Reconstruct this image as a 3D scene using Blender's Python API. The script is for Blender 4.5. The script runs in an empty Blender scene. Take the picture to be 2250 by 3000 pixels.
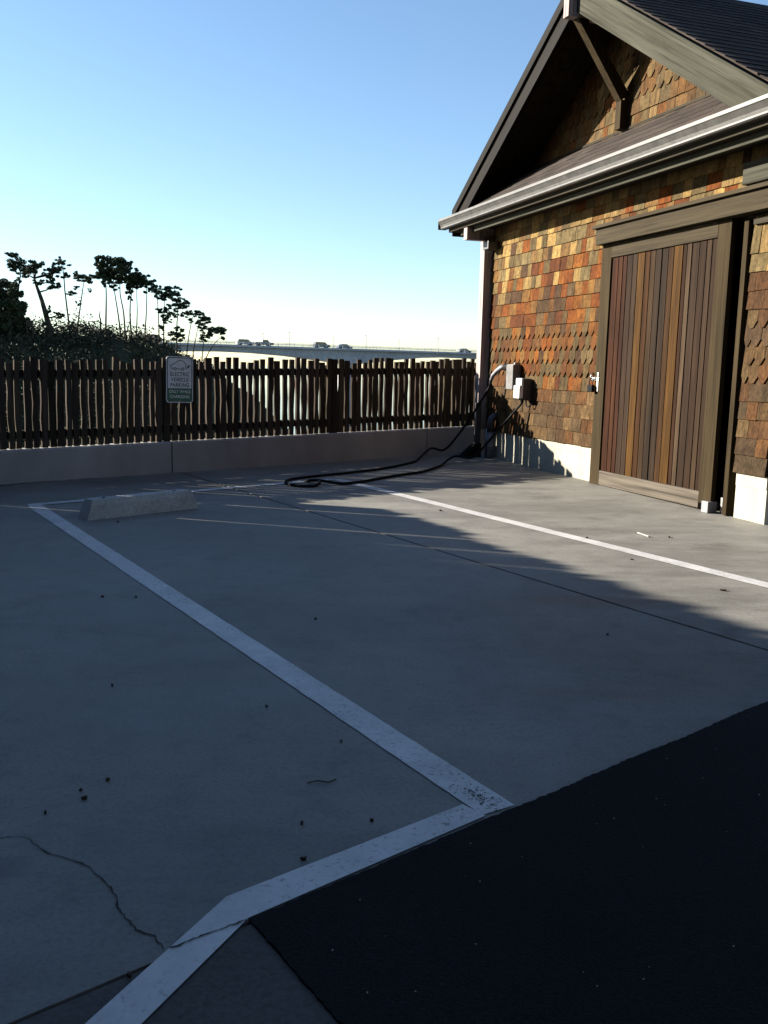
import bpy, bmesh, math, random
from mathutils import Vector, Matrix
rnd = random.Random(11)
sc = bpy.context.scene
COL = sc.collection
rad = math.radians

# ---------------------------------------------------------------- camera
FPX, CX, CY, CAMH = 2727.27, 1125.0, 1500.0, 1.135
CR = Vector((0.99972765, 0.00357850, 0.02306103))
CU = Vector((-0.02333703, 0.15329834, 0.98790435))
CF = Vector((0.0, 0.98817347, -0.15334010))
CAM = Vector((0, 0, CAMH))
cd = bpy.data.cameras.new('camera'); cam = bpy.data.objects.new('camera', cd); COL.objects.link(cam)
M = Matrix.Identity(4)
for i in range(3):
    M[i][0] = CR[i]; M[i][1] = CU[i]; M[i][2] = -CF[i]; M[i][3] = CAM[i]
cam.matrix_world = M
cd.sensor_fit = 'VERTICAL'; cd.sensor_height = 36.0; cd.sensor_width = 27.0
cd.lens = FPX / 3000.0 * 36.0
cd.clip_start = 0.05; cd.clip_end = 20000
sc.camera = cam

# ---------------------------------------------------------------- light
SUN_AZ, SUN_EL = rad(-72.0), rad(20.0)
w = bpy.data.worlds.new('World'); sc.world = w; w.use_nodes = True
nt = w.node_tree; bg = nt.nodes['Background']
sky = nt.nodes.new('ShaderNodeTexSky'); sky.sky_type = 'NISHITA'; sky.sun_disc = False
sky.sun_elevation = SUN_EL; sky.sun_rotation = SUN_AZ
sky.air_density = 1.0; sky.dust_density = 0.08; sky.ozone_density = 3.0; sky.altitude = 0
nt.links.new(sky.outputs[0], bg.inputs[0]); bg.inputs[1].default_value = 0.05
sl = bpy.data.lights.new('sun', 'SUN'); sl.energy = 4.4; sl.angle = rad(0.53); sl.color = (1.0, 0.92, 0.79)
so = bpy.data.objects.new('sun', sl); COL.objects.link(so)
sdir = Vector((math.sin(SUN_AZ) * math.cos(SUN_EL), math.cos(SUN_AZ) * math.cos(SUN_EL), math.sin(SUN_EL)))
so.rotation_euler = sdir.to_track_quat('Z', 'Y').to_euler(); so.location = sdir * 50
vs = sc.view_settings
vs.view_transform = 'Standard'; vs.look = 'None'; vs.gamma = 1.0; vs.exposure = 2.15; vs.use_curve_mapping = False

# ---------------------------------------------------------------- helpers
def ray(px, py):
    return CR * ((px - CX) / FPX) - CU * ((py - CY) / FPX) + CF
def at(px, py, depth):
    return CAM + ray(px, py) * depth
SX, SY = 0.0127855, 0.0121179
def gz(x, y): return SX * x + SY * y
def G(px, py, dz=0.0):                       # point of the sloping lot seen there
    d = ray(px, py); t = -CAMH / (d.z - SX * d.x - SY * d.y)
    p = CAM + d * t; return Vector((p.x, p.y, gz(p.x, p.y) + dz))

def obj(name, verts, faces, mat=None, parent=None, smooth=False, loc=None, color=None):
    me = bpy.data.meshes.new(name)
    me.from_pydata([tuple(v) for v in verts], [], faces); me.update()
    return link(name, me, mat, parent, smooth, loc, color)
def link(name, me, mat=None, parent=None, smooth=False, loc=None, color=None):
    if mat is not None and not me.materials: me.materials.append(mat)
    if smooth:
        for p in me.polygons: p.use_smooth = True
    o = bpy.data.objects.new(name, me); COL.objects.link(o)
    if parent is not None: o.parent = parent
    if loc is not None: o.location = loc
    if color is not None: o.color = color
    return o
def tag(o, label=None, cat=None, group=None, kind=None):
    if label: o['label'] = label
    if cat: o['category'] = cat
    if group: o['group'] = group
    if kind: o['kind'] = kind
    return o
def empty(name, loc, rz=0.0, parent=None):
    o = bpy.data.objects.new(name, None); COL.objects.link(o)
    o.empty_display_size = 0.2; o.location = loc; o.rotation_euler = (0, 0, rz)
    if parent is not None: o.parent = parent
    return o

class MB:
    def __init__(s): s.v = []; s.f = []; s.c = []
    def add(s, vs, fs, col=None):
        n = len(s.v); s.v += [tuple(v) for v in vs]; s.f += [tuple(i + n for i in f) for f in fs]
        s.c += [col] * len(fs); return s
    def box(s, a, b, col=None):
        x0, y0, z0 = a; x1, y1, z1 = b
        return s.add([(x0, y0, z0), (x1, y0, z0), (x1, y1, z0), (x0, y1, z0), (x0, y0, z1), (x1, y0, z1), (x1, y1, z1), (x0, y1, z1)],
                     [(0, 3, 2, 1), (4, 5, 6, 7), (0, 1, 5, 4), (1, 2, 6, 5), (2, 3, 7, 6), (3, 0, 4, 7)], col)
    def hexa(s, p, col=None):      # 8 points, bottom ring then top ring
        return s.add(p, [(0, 3, 2, 1), (4, 5, 6, 7), (0, 1, 5, 4), (1, 2, 6, 5), (2, 3, 7, 6), (3, 0, 4, 7)], col)
    def prism(s, poly, axis, a, b):   # extrude 2-D polygon along an axis ('x': poly=(y,z), 'y': poly=(x,z), 'z': poly=(x,y))
        n = len(poly); vs = []
        for t in (a, b):
            for p, q in poly:
                vs.append((t, p, q) if axis == 'x' else (p, t, q) if axis == 'y' else (p, q, t))
        fs = [tuple(range(n - 1, -1, -1)), tuple(range(n, 2 * n))]
        for i in range(n):
            j = (i + 1) % n; fs.append((i, j, n + j, n + i))
        return s.add(vs, fs)
    def tube(s, pts, radii, k=8, cap=True):
        pts = [Vector(p) for p in pts]
        if not hasattr(radii, '__len__'): radii = [radii] * len(pts)
        base = []; prev = None
        for i, p in enumerate(pts):
            t = (pts[min(i + 1, len(pts) - 1)] - pts[max(i - 1, 0)])
            if t.length < 1e-9: t = Vector((0, 0, 1))
            t.normalize()
            if prev is None:
                a = Vector((0, 0, 1)) if abs(t.z) < 0.9 else Vector((1, 0, 0)); n = t.cross(a).normalized()
            else:
                n = prev - t * prev.dot(t)
                n = n.normalized() if n.length > 1e-6 else t.orthogonal().normalized()
            prev = n; b = t.cross(n)
            for q in range(k):
                an = 2 * math.pi * q / k
                base.append(p + (n * math.cos(an) + b * math.sin(an)) * radii[i])
        fs = []
        for i in range(len(pts) - 1):
            for q in range(k):
                r = (q + 1) % k; fs.append((i * k + q, i * k + r, (i + 1) * k + r, (i + 1) * k + q))
        if cap:
            fs.append(tuple(range(k - 1, -1, -1))); m = (len(pts) - 1) * k; fs.append(tuple(range(m, m + k)))
        return s.add(base, fs)
    def build(s, name, mat=None, parent=None, smooth=False, loc=None, color=None, bevel=0.0):
        me = bpy.data.meshes.new(name); me.from_pydata(s.v, [], s.f); me.update()
        if bevel:
            bm = bmesh.new(); bm.from_mesh(me)
            bmesh.ops.remove_doubles(bm, verts=bm.verts, dist=1e-5)
            bmesh.ops.bevel(bm, geom=list(bm.edges), offset=bevel, segments=2, profile=0.6, affect='EDGES', clamp_overlap=True)
            bm.to_mesh(me); bm.free()
        if any(c is not None for c in s.c) and not bevel:
            at_ = me.color_attributes.new('tint', 'FLOAT_COLOR', 'CORNER')
            li = 0
            for p, c in zip(me.polygons, s.c):
                for _ in range(p.loop_total):
                    at_.data[li].color = c or (1, 1, 1, 1); li += 1
        return link(name, me, mat, parent, smooth, loc, color)

# ---------------------------------------------------------------- materials
def new_mat(name, rough=0.8, spec=0.3):
    m = bpy.data.materials.new(name); m.use_nodes = True
    b = m.node_tree.nodes['Principled BSDF']
    b.inputs['Roughness'].default_value = rough; b.inputs['Specular IOR Level'].default_value = spec
    return m, m.node_tree, b
def N(t, typ, **kw):
    n = t.nodes.new(typ)
    for k, v in kw.items():
        if k in n.inputs.keys() if hasattr(n.inputs, 'keys') else False: n.inputs[k].default_value = v
        else: setattr(n, k, v)
    return n
def noise(t, scale, detail=6, rough=0.6, vec=None, stretch=None, coord='Object'):
    tc = t.nodes.new('ShaderNodeTexCoord'); n = t.nodes.new('ShaderNodeTexNoise')
    n.inputs['Scale'].default_value = scale; n.inputs['Detail'].default_value = detail; n.inputs['Roughness'].default_value = rough
    src = vec or tc.outputs[coord]
    if stretch:
        mp = t.nodes.new('ShaderNodeMapping'); mp.inputs['Scale'].default_value = stretch
        t.links.new(src, mp.inputs['Vector']); src = mp.outputs[0]
    t.links.new(src, n.inputs['Vector']); return n
def ramp(t, fac, stops):
    r = t.nodes.new('ShaderNodeValToRGB'); e = r.color_ramp.elements
    while len(e) < len(stops): e.new(0.5)
    for i, (p, c) in enumerate(stops):
        e[i].position = p; e[i].color = (c[0], c[1], c[2], 1) if hasattr(c, '__len__') else (c, c, c, 1)
    t.links.new(fac, r.inputs[0]); return r
def mix(t, a, b, fac, mode='MIX'):
    m = t.nodes.new('ShaderNodeMix'); m.data_type = 'RGBA'; m.blend_type = mode
    for s, v in ((6, a), (7, b), (0, fac)):
        if isinstance(v, bpy.types.NodeSocket): t.links.new(v, m.inputs[s])
        elif hasattr(v, '__len__'): m.inputs[s].default_value = (v[0], v[1], v[2], 1)
        else: m.inputs[s].default_value = v
    return m.outputs[2]
def bump(t, b, h, strength=0.3, dist=0.01):
    n = t.nodes.new('ShaderNodeBump'); n.inputs['Strength'].default_value = strength; n.inputs['Distance'].default_value = dist
    t.links.new(h, n.inputs['Height']); t.links.new(n.outputs[0], b.inputs['Normal'])

def mottled(name, c0, c1, scale=3, rough=0.85, spec=0.25, fine=60, bs=0.25, bd=0.004, stretch=None):
    m, t, b = new_mat(name, rough, spec)
    n1 = noise(t, scale, 6, 0.62, stretch=stretch); n2 = noise(t, fine, 4, 0.6)
    c = ramp(t, n1.outputs[0], [(0.3, c0), (0.7, c1)]).outputs[0]
    c = mix(t, c, ramp(t, n2.outputs[0], [(0.3, 0.72), (0.7, 1.12)]).outputs[0], 1.0, 'MULTIPLY')
    t.links.new(c, b.inputs['Base Color']); bump(t, b, n2.outputs[0], bs, bd); return m
def wood(name, c0, c1, axis='z', rough=0.75, tint=False, gs=1.0):
    """grain streaks along an axis; tint: multiplied by the object colour"""
    m, t, b = new_mat(name, rough, 0.06)
    st = {'x': (1.2, 45, 45), 'y': (45, 1.2, 45), 'z': (45, 45, 1.2)}[axis]
    st = tuple(v * gs for v in st)
    st2 = tuple(v * 0.25 if v > 5 else v * 0.6 for v in st)
    oi = t.nodes.new('ShaderNodeObjectInfo'); tc = t.nodes.new('ShaderNodeTexCoord')
    ad = t.nodes.new('ShaderNodeVectorMath'); ad.operation = 'MULTIPLY_ADD'
    cb = t.nodes.new('ShaderNodeCombineXYZ')
    for i in range(3): t.links.new(oi.outputs['Random'], cb.inputs[i])
    ad.inputs[1].default_value = (37.0, 53.0, 71.0)
    t.links.new(cb.outputs[0], ad.inputs[0]); t.links.new(tc.outputs['Object'], ad.inputs[2])
    g1 = noise(t, 1.0, 5, 0.65, vec=ad.outputs[0], stretch=st)
    g2 = noise(t, 1.0, 4, 0.6, vec=ad.outputs[0], stretch=st2)
    c = ramp(t, g2.outputs[0], [(0.28, c0), (0.72, c1)]).outputs[0]
    c = mix(t, c, ramp(t, g1.outputs[0], [(0.32, 0.45), (0.5, 0.95), (0.7, 1.25)]).outputs[0], 1.0, 'MULTIPLY')
    if tint: c = mix(t, c, oi.outputs['Color'], 1.0, 'MULTIPLY')
    t.links.new(c, b.inputs['Base Color']); bump(t, b, g1.outputs[0], 0.45, 0.003); return m

MT = {}
# concrete of the lot: trowel mottling, faint broom drag, tyre grime and speckle
m, t, b = new_mat('lot_concrete', 0.72, 0.3)
a1 = noise(t, 0.55, 5, 0.6); a2 = noise(t, 2.2, 6, 0.68, stretch=(0.35, 1.3, 1)); a3 = noise(t, 90, 3, 0.6); a4 = noise(t, 7, 6, 0.7)
c = ramp(t, a1.outputs[0], [(0.3, (0.130, 0.125, 0.112)), (0.7, (0.205, 0.196, 0.175))]).outputs[0]
c = mix(t, c, ramp(t, a2.outputs[0], [(0.32, 0.70), (0.6, 1.08)]).outputs[0], 1.0, 'MULTIPLY')
c = mix(t, c, ramp(t, a4.outputs[0], [(0.28, 0.80), (0.5, 1.0), (0.8, 1.07)]).outputs[0], 1.0, 'MULTIPLY')
c = mix(t, c, ramp(t, a3.outputs[0], [(0.25, 0.74), (0.5, 1.0), (0.75, 1.1)]).outputs[0], 1.0, 'MULTIPLY')
a6 = noise(t, 1.9, 3, 0.5); a7 = noise(t, 0.28, 4, 0.55, stretch=(1, 0.5, 1))
c = mix(t, c, ramp(t, a6.outputs[0], [(0.63, 1.0), (0.72, 0.74)]).outputs[0], 1.0, 'MULTIPLY')
c = mix(t, c, ramp(t, a7.outputs[0], [(0.35, 0.84), (0.65, 1.1)]).outputs[0], 1.0, 'MULTIPLY')
t.links.new(c, b.inputs['Base Color']); bump(t, b, a3.outputs[0], 0.25, 0.004)
r_ = ramp(t, a2.outputs[0], [(0.3, 0.5), (0.7, 0.8)]); t.links.new(r_.outputs[0], b.inputs['Roughness'])
MT['concrete'] = m
m, t, b = new_mat('apron_concrete', 0.85, 0.25)
a1 = noise(t, 1.4, 5, 0.6); a3 = noise(t, 70, 4, 0.7); a4 = noise(t, 260, 2, 0.6)
c = ramp(t, a1.outputs[0], [(0.3, (0.055, 0.053, 0.049)), (0.7, (0.08, 0.077, 0.07))]).outputs[0]
c = mix(t, c, ramp(t, a3.outputs[0], [(0.3, 0.68), (0.7, 1.2)]).outputs[0], 1.0, 'MULTIPLY')
t.links.new(c, b.inputs['Base Color']); bump(t, b, a3.outputs[0], 0.5, 0.005)
MT['apron'] = m
m, t, b = new_mat('asphalt', 0.95, 0.08)
a1 = noise(t, 1.1, 5, 0.6); a3 = noise(t, 130, 3, 0.7); a4 = t.nodes.new('ShaderNodeTexVoronoi'); a4.inputs['Scale'].default_value = 160
tc = t.nodes.new('ShaderNodeTexCoord'); t.links.new(tc.outputs['Object'], a4.inputs['Vector'])
c = ramp(t, a1.outputs[0], [(0.3, (0.008, 0.008, 0.009)), (0.7, (0.014, 0.0135, 0.0145))]).outputs[0]
c = mix(t, c, ramp(t, a3.outputs[0], [(0.3, 0.5), (0.62, 1.2), (0.8, 2.0)]).outputs[0], 1.0, 'MULTIPLY')
t.links.new(c, b.inputs['Base Color']); bump(t, b, a4.outputs[0], 0.35, 0.004)
MT['asphalt'] = m
m, t, b = new_mat('line_paint', 0.6, 0.35)
a1 = noise(t, 5, 6, 0.7); a3 = noise(t, 75, 4, 0.65); a5 = noise(t, 1.3, 4, 0.6)
c = ramp(t, a1.outputs[0], [(0.3, (0.33, 0.325, 0.32)), (0.7, (0.50, 0.495, 0.485))]).outputs[0]
mu = t.nodes.new('ShaderNodeMath'); mu.operation = 'MULTIPLY'
t.links.new(ramp(t, a3.outputs[0], [(0.56, 0.0), (0.66, 1.0)]).outputs[0], mu.inputs[0])
t.links.new(ramp(t, a5.outputs[0], [(0.38, 0.15), (0.60, 1.0)]).outputs[0], mu.inputs[1])
c = mix(t, c, (0.14, 0.135, 0.12), mu.outputs[0])
t.links.new(c, b.inputs['Base Color']); MT['paint'] = m
MT['wallcon'] = mottled('wall_concrete', (0.25, 0.235, 0.225), (0.37, 0.355, 0.34), 2.2, 0.9, 0.2, 130, 0.15, stretch=(1, 1, 0.45))
MT['stopcon'] = mottled('wheel_stop_concrete', (0.29, 0.285, 0.27), (0.40, 0.39, 0.37), 5, 0.9, 0.2, 60)
m, t, b = new_mat('foundation_concrete', 0.85, 0.25)
a1 = noise(t, 3.0, 6, 0.65); a2 = noise(t, 26, 5, 0.7)
c = ramp(t, a1.outputs[0], [(0.3, (0.25, 0.235, 0.18)), (0.7, (0.34, 0.325, 0.27))]).outputs[0]
c = mix(t, c, ramp(t, a2.outputs[0], [(0.24, 0.35), (0.36, 1.0)]).outputs[0], 0.8, 'MULTIPLY')
t.links.new(c, b.inputs['Base Color']); bump(t, b, a2.outputs[0], 0.35, 0.006); MT['found'] = m
MT['soil'] = mottled('soil', (0.04, 0.033, 0.026), (0.09, 0.075, 0.058), 1.5, 0.95, 0.1, 20)
MT['joint'] = mottled('joint_dirt', (0.012, 0.012, 0.013), (0.03, 0.028, 0.026), 6, 0.95, 0.1)
MT['crack'] = mottled('crack_dirt', (0.02, 0.02, 0.022), (0.06, 0.057, 0.052), 9, 0.95, 0.1)
MT['shingle'] = wood('cedar_shingle', (0.50, 0.46, 0.42), (1.30, 1.26, 1.2), 'z', 0.8, True, 0.24)
MT['planks'] = wood('door_plank', (0.5, 0.46, 0.42), (1.45, 1.4, 1.3), 'z', 0.75, True, 1.7)
MT['weathered'] = wood('weathered_trim', (0.0225, 0.0192, 0.0133), (0.0390, 0.0345, 0.0247), 'x', 0.8)
MT['weatheredv'] = wood('weathered_trim_upright', (0.0234, 0.0165, 0.0077), (0.0385, 0.0275, 0.0138), 'z', 0.8)
MT['barge'] = wood('weathered_barge', (0.0300, 0.0300, 0.0217), (0.0600, 0.0585, 0.0449), 'x', 0.85)
MT['shade_darkwood'] = wood('shade_dark_board', (0.0045, 0.0038, 0.0032), (0.010, 0.0085, 0.007), 'x', 0.7)  # weathered wood with the left rake's shade put into its colour
MT['postwood'] = wood('corner_post_wood', (0.24, 0.20, 0.185), (0.36, 0.31, 0.295), 'z', 0.75)
MT['soffit'] = wood('soffit_board', (0.0165, 0.0132, 0.0094), (0.0330, 0.0264, 0.0187), 'x', 0.8)
MT['header'] = wood('header_board', (0.0269, 0.0204, 0.0118), (0.0429, 0.0334, 0.0195), 'x', 0.75)
MT['picket'] = wood('split_redwood', (0.0300, 0.0240, 0.0186), (0.0690, 0.0564, 0.0444), 'z', 0.9, True)
MT['rail'] = wood('fence_rail', (0.0180, 0.0144, 0.0108), (0.0360, 0.0288, 0.0228), 'x', 0.9)
m, t, b = new_mat('roof_granules', 0.92, 0.2)
a1 = noise(t, 3, 5, 0.6); a3 = noise(t, 240, 2, 0.6); oi = t.nodes.new('ShaderNodeObjectInfo')
c = ramp(t, a1.outputs[0], [(0.3, (0.026, 0.020, 0.0175)), (0.7, (0.045, 0.036, 0.031))]).outputs[0]
c = mix(t, c, ramp(t, a3.outputs[0], [(0.3, 0.55), (0.7, 1.4)]).outputs[0], 1.0, 'MULTIPLY')
c = mix(t, c, oi.outputs['Color'], 1.0, 'MULTIPLY')
t.links.new(c, b.inputs['Base Color']); bump(t, b, a3.outputs[0], 0.5, 0.003); MT['roofing'] = m
def metal(name, c, rough, metallic=1.0):
    m, t, b = new_mat(name, rough, 0.5); b.inputs['Metallic'].default_value = metallic
    n = noise(t, 14, 5, 0.65); cc = ramp(t, n.outputs[0], [(0.3, [v * 0.8 for v in c]), (0.7, [min(1, v * 1.15) for v in c])])
    t.links.new(cc.outputs[0], b.inputs['Base Color'])
    r = ramp(t, n.outputs[0], [(0.3, rough * 0.8), (0.7, min(1, rough * 1.2))]); t.links.new(r.outputs[0], b.inputs['Roughness']); return m
MT['gutter'] = metal('painted_gutter', (0.040, 0.038, 0.034), 0.5, 0.0)
MT['steel'] = metal('galvanised_steel', (0.28, 0.28, 0.275), 0.45)
MT['brass'] = metal('padlock_metal', (0.30, 0.28, 0.24), 0.35)
MT['greymetal'] = metal('grey_enclosure', (0.10, 0.095, 0.095), 0.45, 0.0)
MT['pvc'] = metal('grey_pipe', (0.15, 0.15, 0.165), 0.5, 0.0)
MT['black'] = metal('black_rubber', (0.006, 0.006, 0.0065), 0.75, 0.0); MT['black'].node_tree.nodes['Principled BSDF'].inputs['Specular IOR Level'].default_value = 0.12
MT['darkplastic'] = metal('dark_grey_plastic', (0.035, 0.035, 0.04), 0.45, 0.0)
MT['whiteplastic'] = metal('white_plastic', (0.70, 0.70, 0.69), 0.4, 0.0)
MT['signwhite'] = metal('sign_white', (0.66, 0.70, 0.72), 0.45, 0.0)
MT['signgreen'] = metal('sign_green', (0.010, 0.13, 0.07), 0.45, 0.0)
MT['signink'] = metal('sign_dark_green_ink', (0.008, 0.045, 0.040), 0.45, 0.0)
MT['bark'] = mottled('pine_bark', (0.03, 0.024, 0.018), (0.075, 0.06, 0.047), 1.2, 0.95, 0.1, 8)
m, t, b = new_mat('pine_needles', 0.75, 0.2)
n = noise(t, 0.9, 3, 0.6); c = ramp(t, n.outputs[0], [(0.3, (0.020, 0.030, 0.015)), (0.7, (0.048, 0.064, 0.030))]).outputs[0]
t.links.new(c, b.inputs['Base Color']); MT['needles'] = m
m, t, b = new_mat('coastal_brush', 0.8, 0.2)
n = noise(t, 0.5, 4, 0.6); c = ramp(t, n.outputs[0], [(0.3, (0.016, 0.022, 0.013)), (0.55, (0.036, 0.040, 0.023)), (0.75, (0.065, 0.062, 0.036))]).outputs[0]
t.links.new(c, b.inputs['Base Color']); MT['brush'] = m
MT['hill'] = mottled('hill_soil', (0.03, 0.034, 0.018), (0.06, 0.06, 0.034), 0.2, 0.95, 0.1, 2)
MT['bridgecon'] = mottled('bridge_concrete', (0.34, 0.34, 0.35), (0.44, 0.44, 0.45), 0.12, 0.9, 0.2, 1.5)
MT['bridgesteel'] = metal('bridge_rail_steel', (0.30, 0.32, 0.33), 0.5, 0.0)
MT['glass'] = metal('dark_glass', (0.02, 0.025, 0.03), 0.1, 0.0)
MT['carpaint'] = []
for nm, cc in (('silver_paint', (0.12, 0.125, 0.13)), ('white_paint', (0.26, 0.26, 0.25)), ('dark_paint', (0.035, 0.04, 0.05)), ('blue_paint', (0.05, 0.07, 0.12))):
    MT['carpaint'].append(metal(nm, cc, 0.3, 0.0))
m, t, b = new_mat('river_water', 0.08, 0.5)
b.inputs['Base Color'].default_value = (0.02, 0.035, 0.04, 1)
n = noise(t, 0.35, 4, 0.55, stretch=(1, 1.6, 1)); bump(t, b, n.outputs[0], 0.25, 0.25); MT['water'] = m
MT['housewall'] = mottled('house_wall', (0.20, 0.17, 0.14), (0.28, 0.24, 0.20), 0.6, 0.9)
MT['houseroof'] = mottled('house_roof', (0.06, 0.05, 0.045), (0.10, 0.085, 0.075), 0.8, 0.9)
MT['blockerwall'] = mottled('blocker_shingle_wall', (0.035, 0.025, 0.018), (0.07, 0.05, 0.036), 3, 0.9, 0.2, 12)  # walls of the unseen blocks added to shade the lot
MT['leaf'] = mottled('dead_leaf', (0.02, 0.015, 0.010), (0.06, 0.04, 0.022), 30, 0.85)
MT['grit'] = mottled('pale_grit', (0.25, 0.24, 0.22), (0.5, 0.48, 0.44), 30, 0.85)

# ================================================================ SETTING
FA = Vector((-3.334, 8.001, 0.0)); FD = Vector((0.80794, 0.58926, 0)); FN = Vector((-0.58926, 0.80794, 0))
FROT = math.atan2(FD.y, FD.x)
def FW(s, n, z): p = FA + FD * s + FN * n; return Vector((p.x, p.y, z))
def fgz(s, n=0.0): p = FA + FD * s + FN * n; return gz(p.x, p.y)

# ground sheet of the lot and the bluff falling to the river
def ground_z(s, n):
    if n <= 0.6: 
        return fgz(s, n) - 0.16
    z0 = fgz(s, 0.6) - 0.16
    if n < 2.0: return z0 - 0.05 * (n - 0.6)
    return max(-15.0, z0 - 0.07 - 0.75 * (n - 2.0) - 0.25 * math.sin(n * 1.3 + s * 0.6))
ss = [-60 + 4 * i for i in range(36)]; ns = [-60, -45, -30, -20, -14, -10, -7, -4, -2, -1, 0, 0.6, 1.2, 2, 2.6, 3.4, 4.5, 6, 8, 10, 13, 16, 19, 22, 26]
vs_ = [FW(s, n, ground_z(s, n)) for n in ns for s in ss]
fs_ = [(j * len(ss) + i, j * len(ss) + i + 1, (j + 1) * len(ss) + i + 1, (j + 1) * len(ss) + i) for j in range(len(ns) - 1) for i in range(len(ss) - 1)]
tag(obj('ground', vs_, fs_, MT['soil'], smooth=True), kind='structure')
tag(obj('water', [(-9000, -400, -13), (9000, -400, -13), (9000, 15000, -13), (-9000, 15000, -13)], [(0, 1, 2, 3)], MT['water']), kind='structure')

# concrete pavement: slabs with open joints over a dark bed
def poly_slab(name, pts, mat, parent, top=0.0, thick=0.10):
    vs = [Vector((p[0], p[1], gz(p[0], p[1]) + top)) for p in pts] + [Vector((p[0], p[1], gz(p[0], p[1]) + top - thick)) for p in pts]
    n = len(pts); fs = [tuple(range(n)), tuple(range(2 * n - 1, n - 1, -1))] + [(i, n + i, n + (i + 1) % n, (i + 1) % n) for i in range(n)]
    return obj(name, vs, fs, mat, parent)
def lint(p, d, q, e):   # 2-D line intersection p+td, q+se
    den = d.x * e.y - d.y * e.x; t = ((q.x - p.x) * e.y - (q.y - p.y) * e.x) / den
    return Vector((p.x + d.x * t, p.y + d.y * t, 0))
JA, JB = G(515, 1380), G(2250, 1905); JD = (JB - JA).normalized(); JP = Vector((JD.y, -JD.x, 0)) * -1
if JP.x < 0: JP = -JP                                   # towards the building
EA, EB = G(730, 2700), G(2250, 2058); ED = (EB - EA).normalized(); EP = Vector((-ED.y, ED.x, 0))  # EP: away from camera
WB = Vector((2.26642, 7.57554, 0.0)); WU = Vector((-0.31738, 0.94830, 0)); WN = Vector((-0.94830, -0.31738, 0))
pave = empty('pavement', (0, 0, 0)); tag(pave, kind='structure')
g = 0.009
FB0 = FW(-14, 0.02, 0); FB1 = FW(8, 0.02, 0)
far_j = lint(JA, JD, FB0, FD); near_j = lint(JA, JD, EA, ED)
left_far = FB0; left_near = lint(FB0, JD, EA, ED)
bend = lint(WB - WN * 0.02, WU, EA, ED)
far_r = FW(5.95, 0.02, 0); 
A_poly = [left_near, near_j - JP * g, far_j - JP * g, left_far]
poly_slab('slab', A_poly, MT['concrete'], pave)
B_poly = [near_j + JP * g, near_j + ED * 9, near_j + ED * 9 - JD * 3, Vector((WB.x, WB.y, 0)) - WN * 0.35 - WU * 2.6, Vector((WB.x, WB.y, 0)) - WN * 0.35 + WU * 3.9, far_r, far_j + JP * g]
poly_slab('slab', B_poly, MT['concrete'], pave)
# apron beyond the joint, bottom left
K0, K1 = G(730, 2700), G(1010, 3020); KD = (K1 - K0).normalized()
C_poly = [left_near - EP * g, left_near - EP * 6, K0 + KD * 6, K0 - EP * g]
poly_slab('slab', C_poly, MT['apron'], pave)
bed = poly_slab('joint_bed', [left_near - EP * 7, K0 + KD * 6, near_j + ED * 9 - EP * .1, near_j + ED * 9 - JD * 3, Vector((WB.x, WB.y, 0)) + WU * 3.9, FW(8, 0.1, 0), left_far], MT['joint'], pave, top=-0.012, thick=0.06)

# asphalt drive with a ragged edge lapping the slabs
def ragged(p, q, n, amp, seed):
    r = random.Random(seed); d = q - p; nn = Vector((-d.y, d.x, 0)).normalized()
    return [p + d * (i / n) + nn * (r.uniform(-amp, amp) * .7 + amp * (math.sin(i * 0.13 + seed) + math.sin(i * 0.047 * seed)) * .6) for i in range(n + 1)]
ed = ragged(K0 + ED * 0.0, K0 + ED * 3.4, 260, 0.004, 3) + ragged(K0 + ED * 3.41, near_j + ED * 30, 60, 0.004, 4)
kd = ragged(K0, K0 + KD * 1.6, 120, 0.003, 5) + [K0 + KD * 30]
apts = [K0 + ED * 40 - EP * 45] ; 
poly = kd[::-1] + ed[1:] + [K0 + ED * 45 - EP * 20, K0 - EP * 45 + ED * 20]
avs = [Vector((p.x, p.y, gz(p.x, p.y) + 0.006)) for p in poly]; an = len(avs)
avs += [Vector((p.x, p.y, gz(p.x, p.y) - 0.06)) for p in poly]
af = [tuple(range(an))] + [(i, an + i, an + (i + 1) % an, (i + 1) % an) for i in range(an)]
tag(obj('driveway', avs, af, MT['asphalt']), kind='structure')

# painted stall lines (4-inch stripes) on the slabs
def paint(pts, name='painted_line', dz=0.003):
    vs = [Vector((p.x, p.y, gz(p.x, p.y) + dz)) for p in pts]
    return obj(name, vs, [tuple(range(len(vs)))], MT['paint'], pave)
def stripe(p, q, wd, cut0=None, cut1=None, dz=0.003, seed=1):
    r = random.Random(seed); d = (q - p); L = d.length; d.normalize(); nn = Vector((-d.y, d.x, 0)); k = max(2, int(L / 0.05))
    l = [p + d * (L * i / k) + nn * (wd / 2 + r.uniform(-.0015, .0015)) for i in range(k + 1)]; rr = [p + d * (L * i / k) - nn * (wd / 2 + r.uniform(-.0015, .0015)) for i in range(k + 1)]
    vs = [Vector((v.x, v.y, gz(v.x, v.y) + dz)) for v in l + rr]
    fs = [(i, k + 1 + i, k + 2 + i, i + 1) for i in range(k)]
    return obj('painted_line', vs, fs, MT['paint'], pave)
P0, P1 = G(100, 1481), G(1460, 2376)
stripe(P0, P1, 0.105, seed=1)
fl_d = (G(985, 1403) - G(76, 1479)).normalized()
stripe(G(84, 1481), G(978, 1404), 0.095, dz=0.0042, seed=2)
rl0, rl1 = G(985, 1404), G(2250, 1716); rle = lint(rl0, (rl1 - rl0).normalized(), EA, ED)
stripe(rl0, Vector((rle.x, rle.y, 0)), 0.10, dz=0.003, seed=3)
paint([G(1356, 2360), G(664, 2631), G(255, 3000), G(150, 3095), G(330, 3095), G(420, 3000), G(728, 2694), G(1422, 2394)], dz=0.0042)
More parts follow.
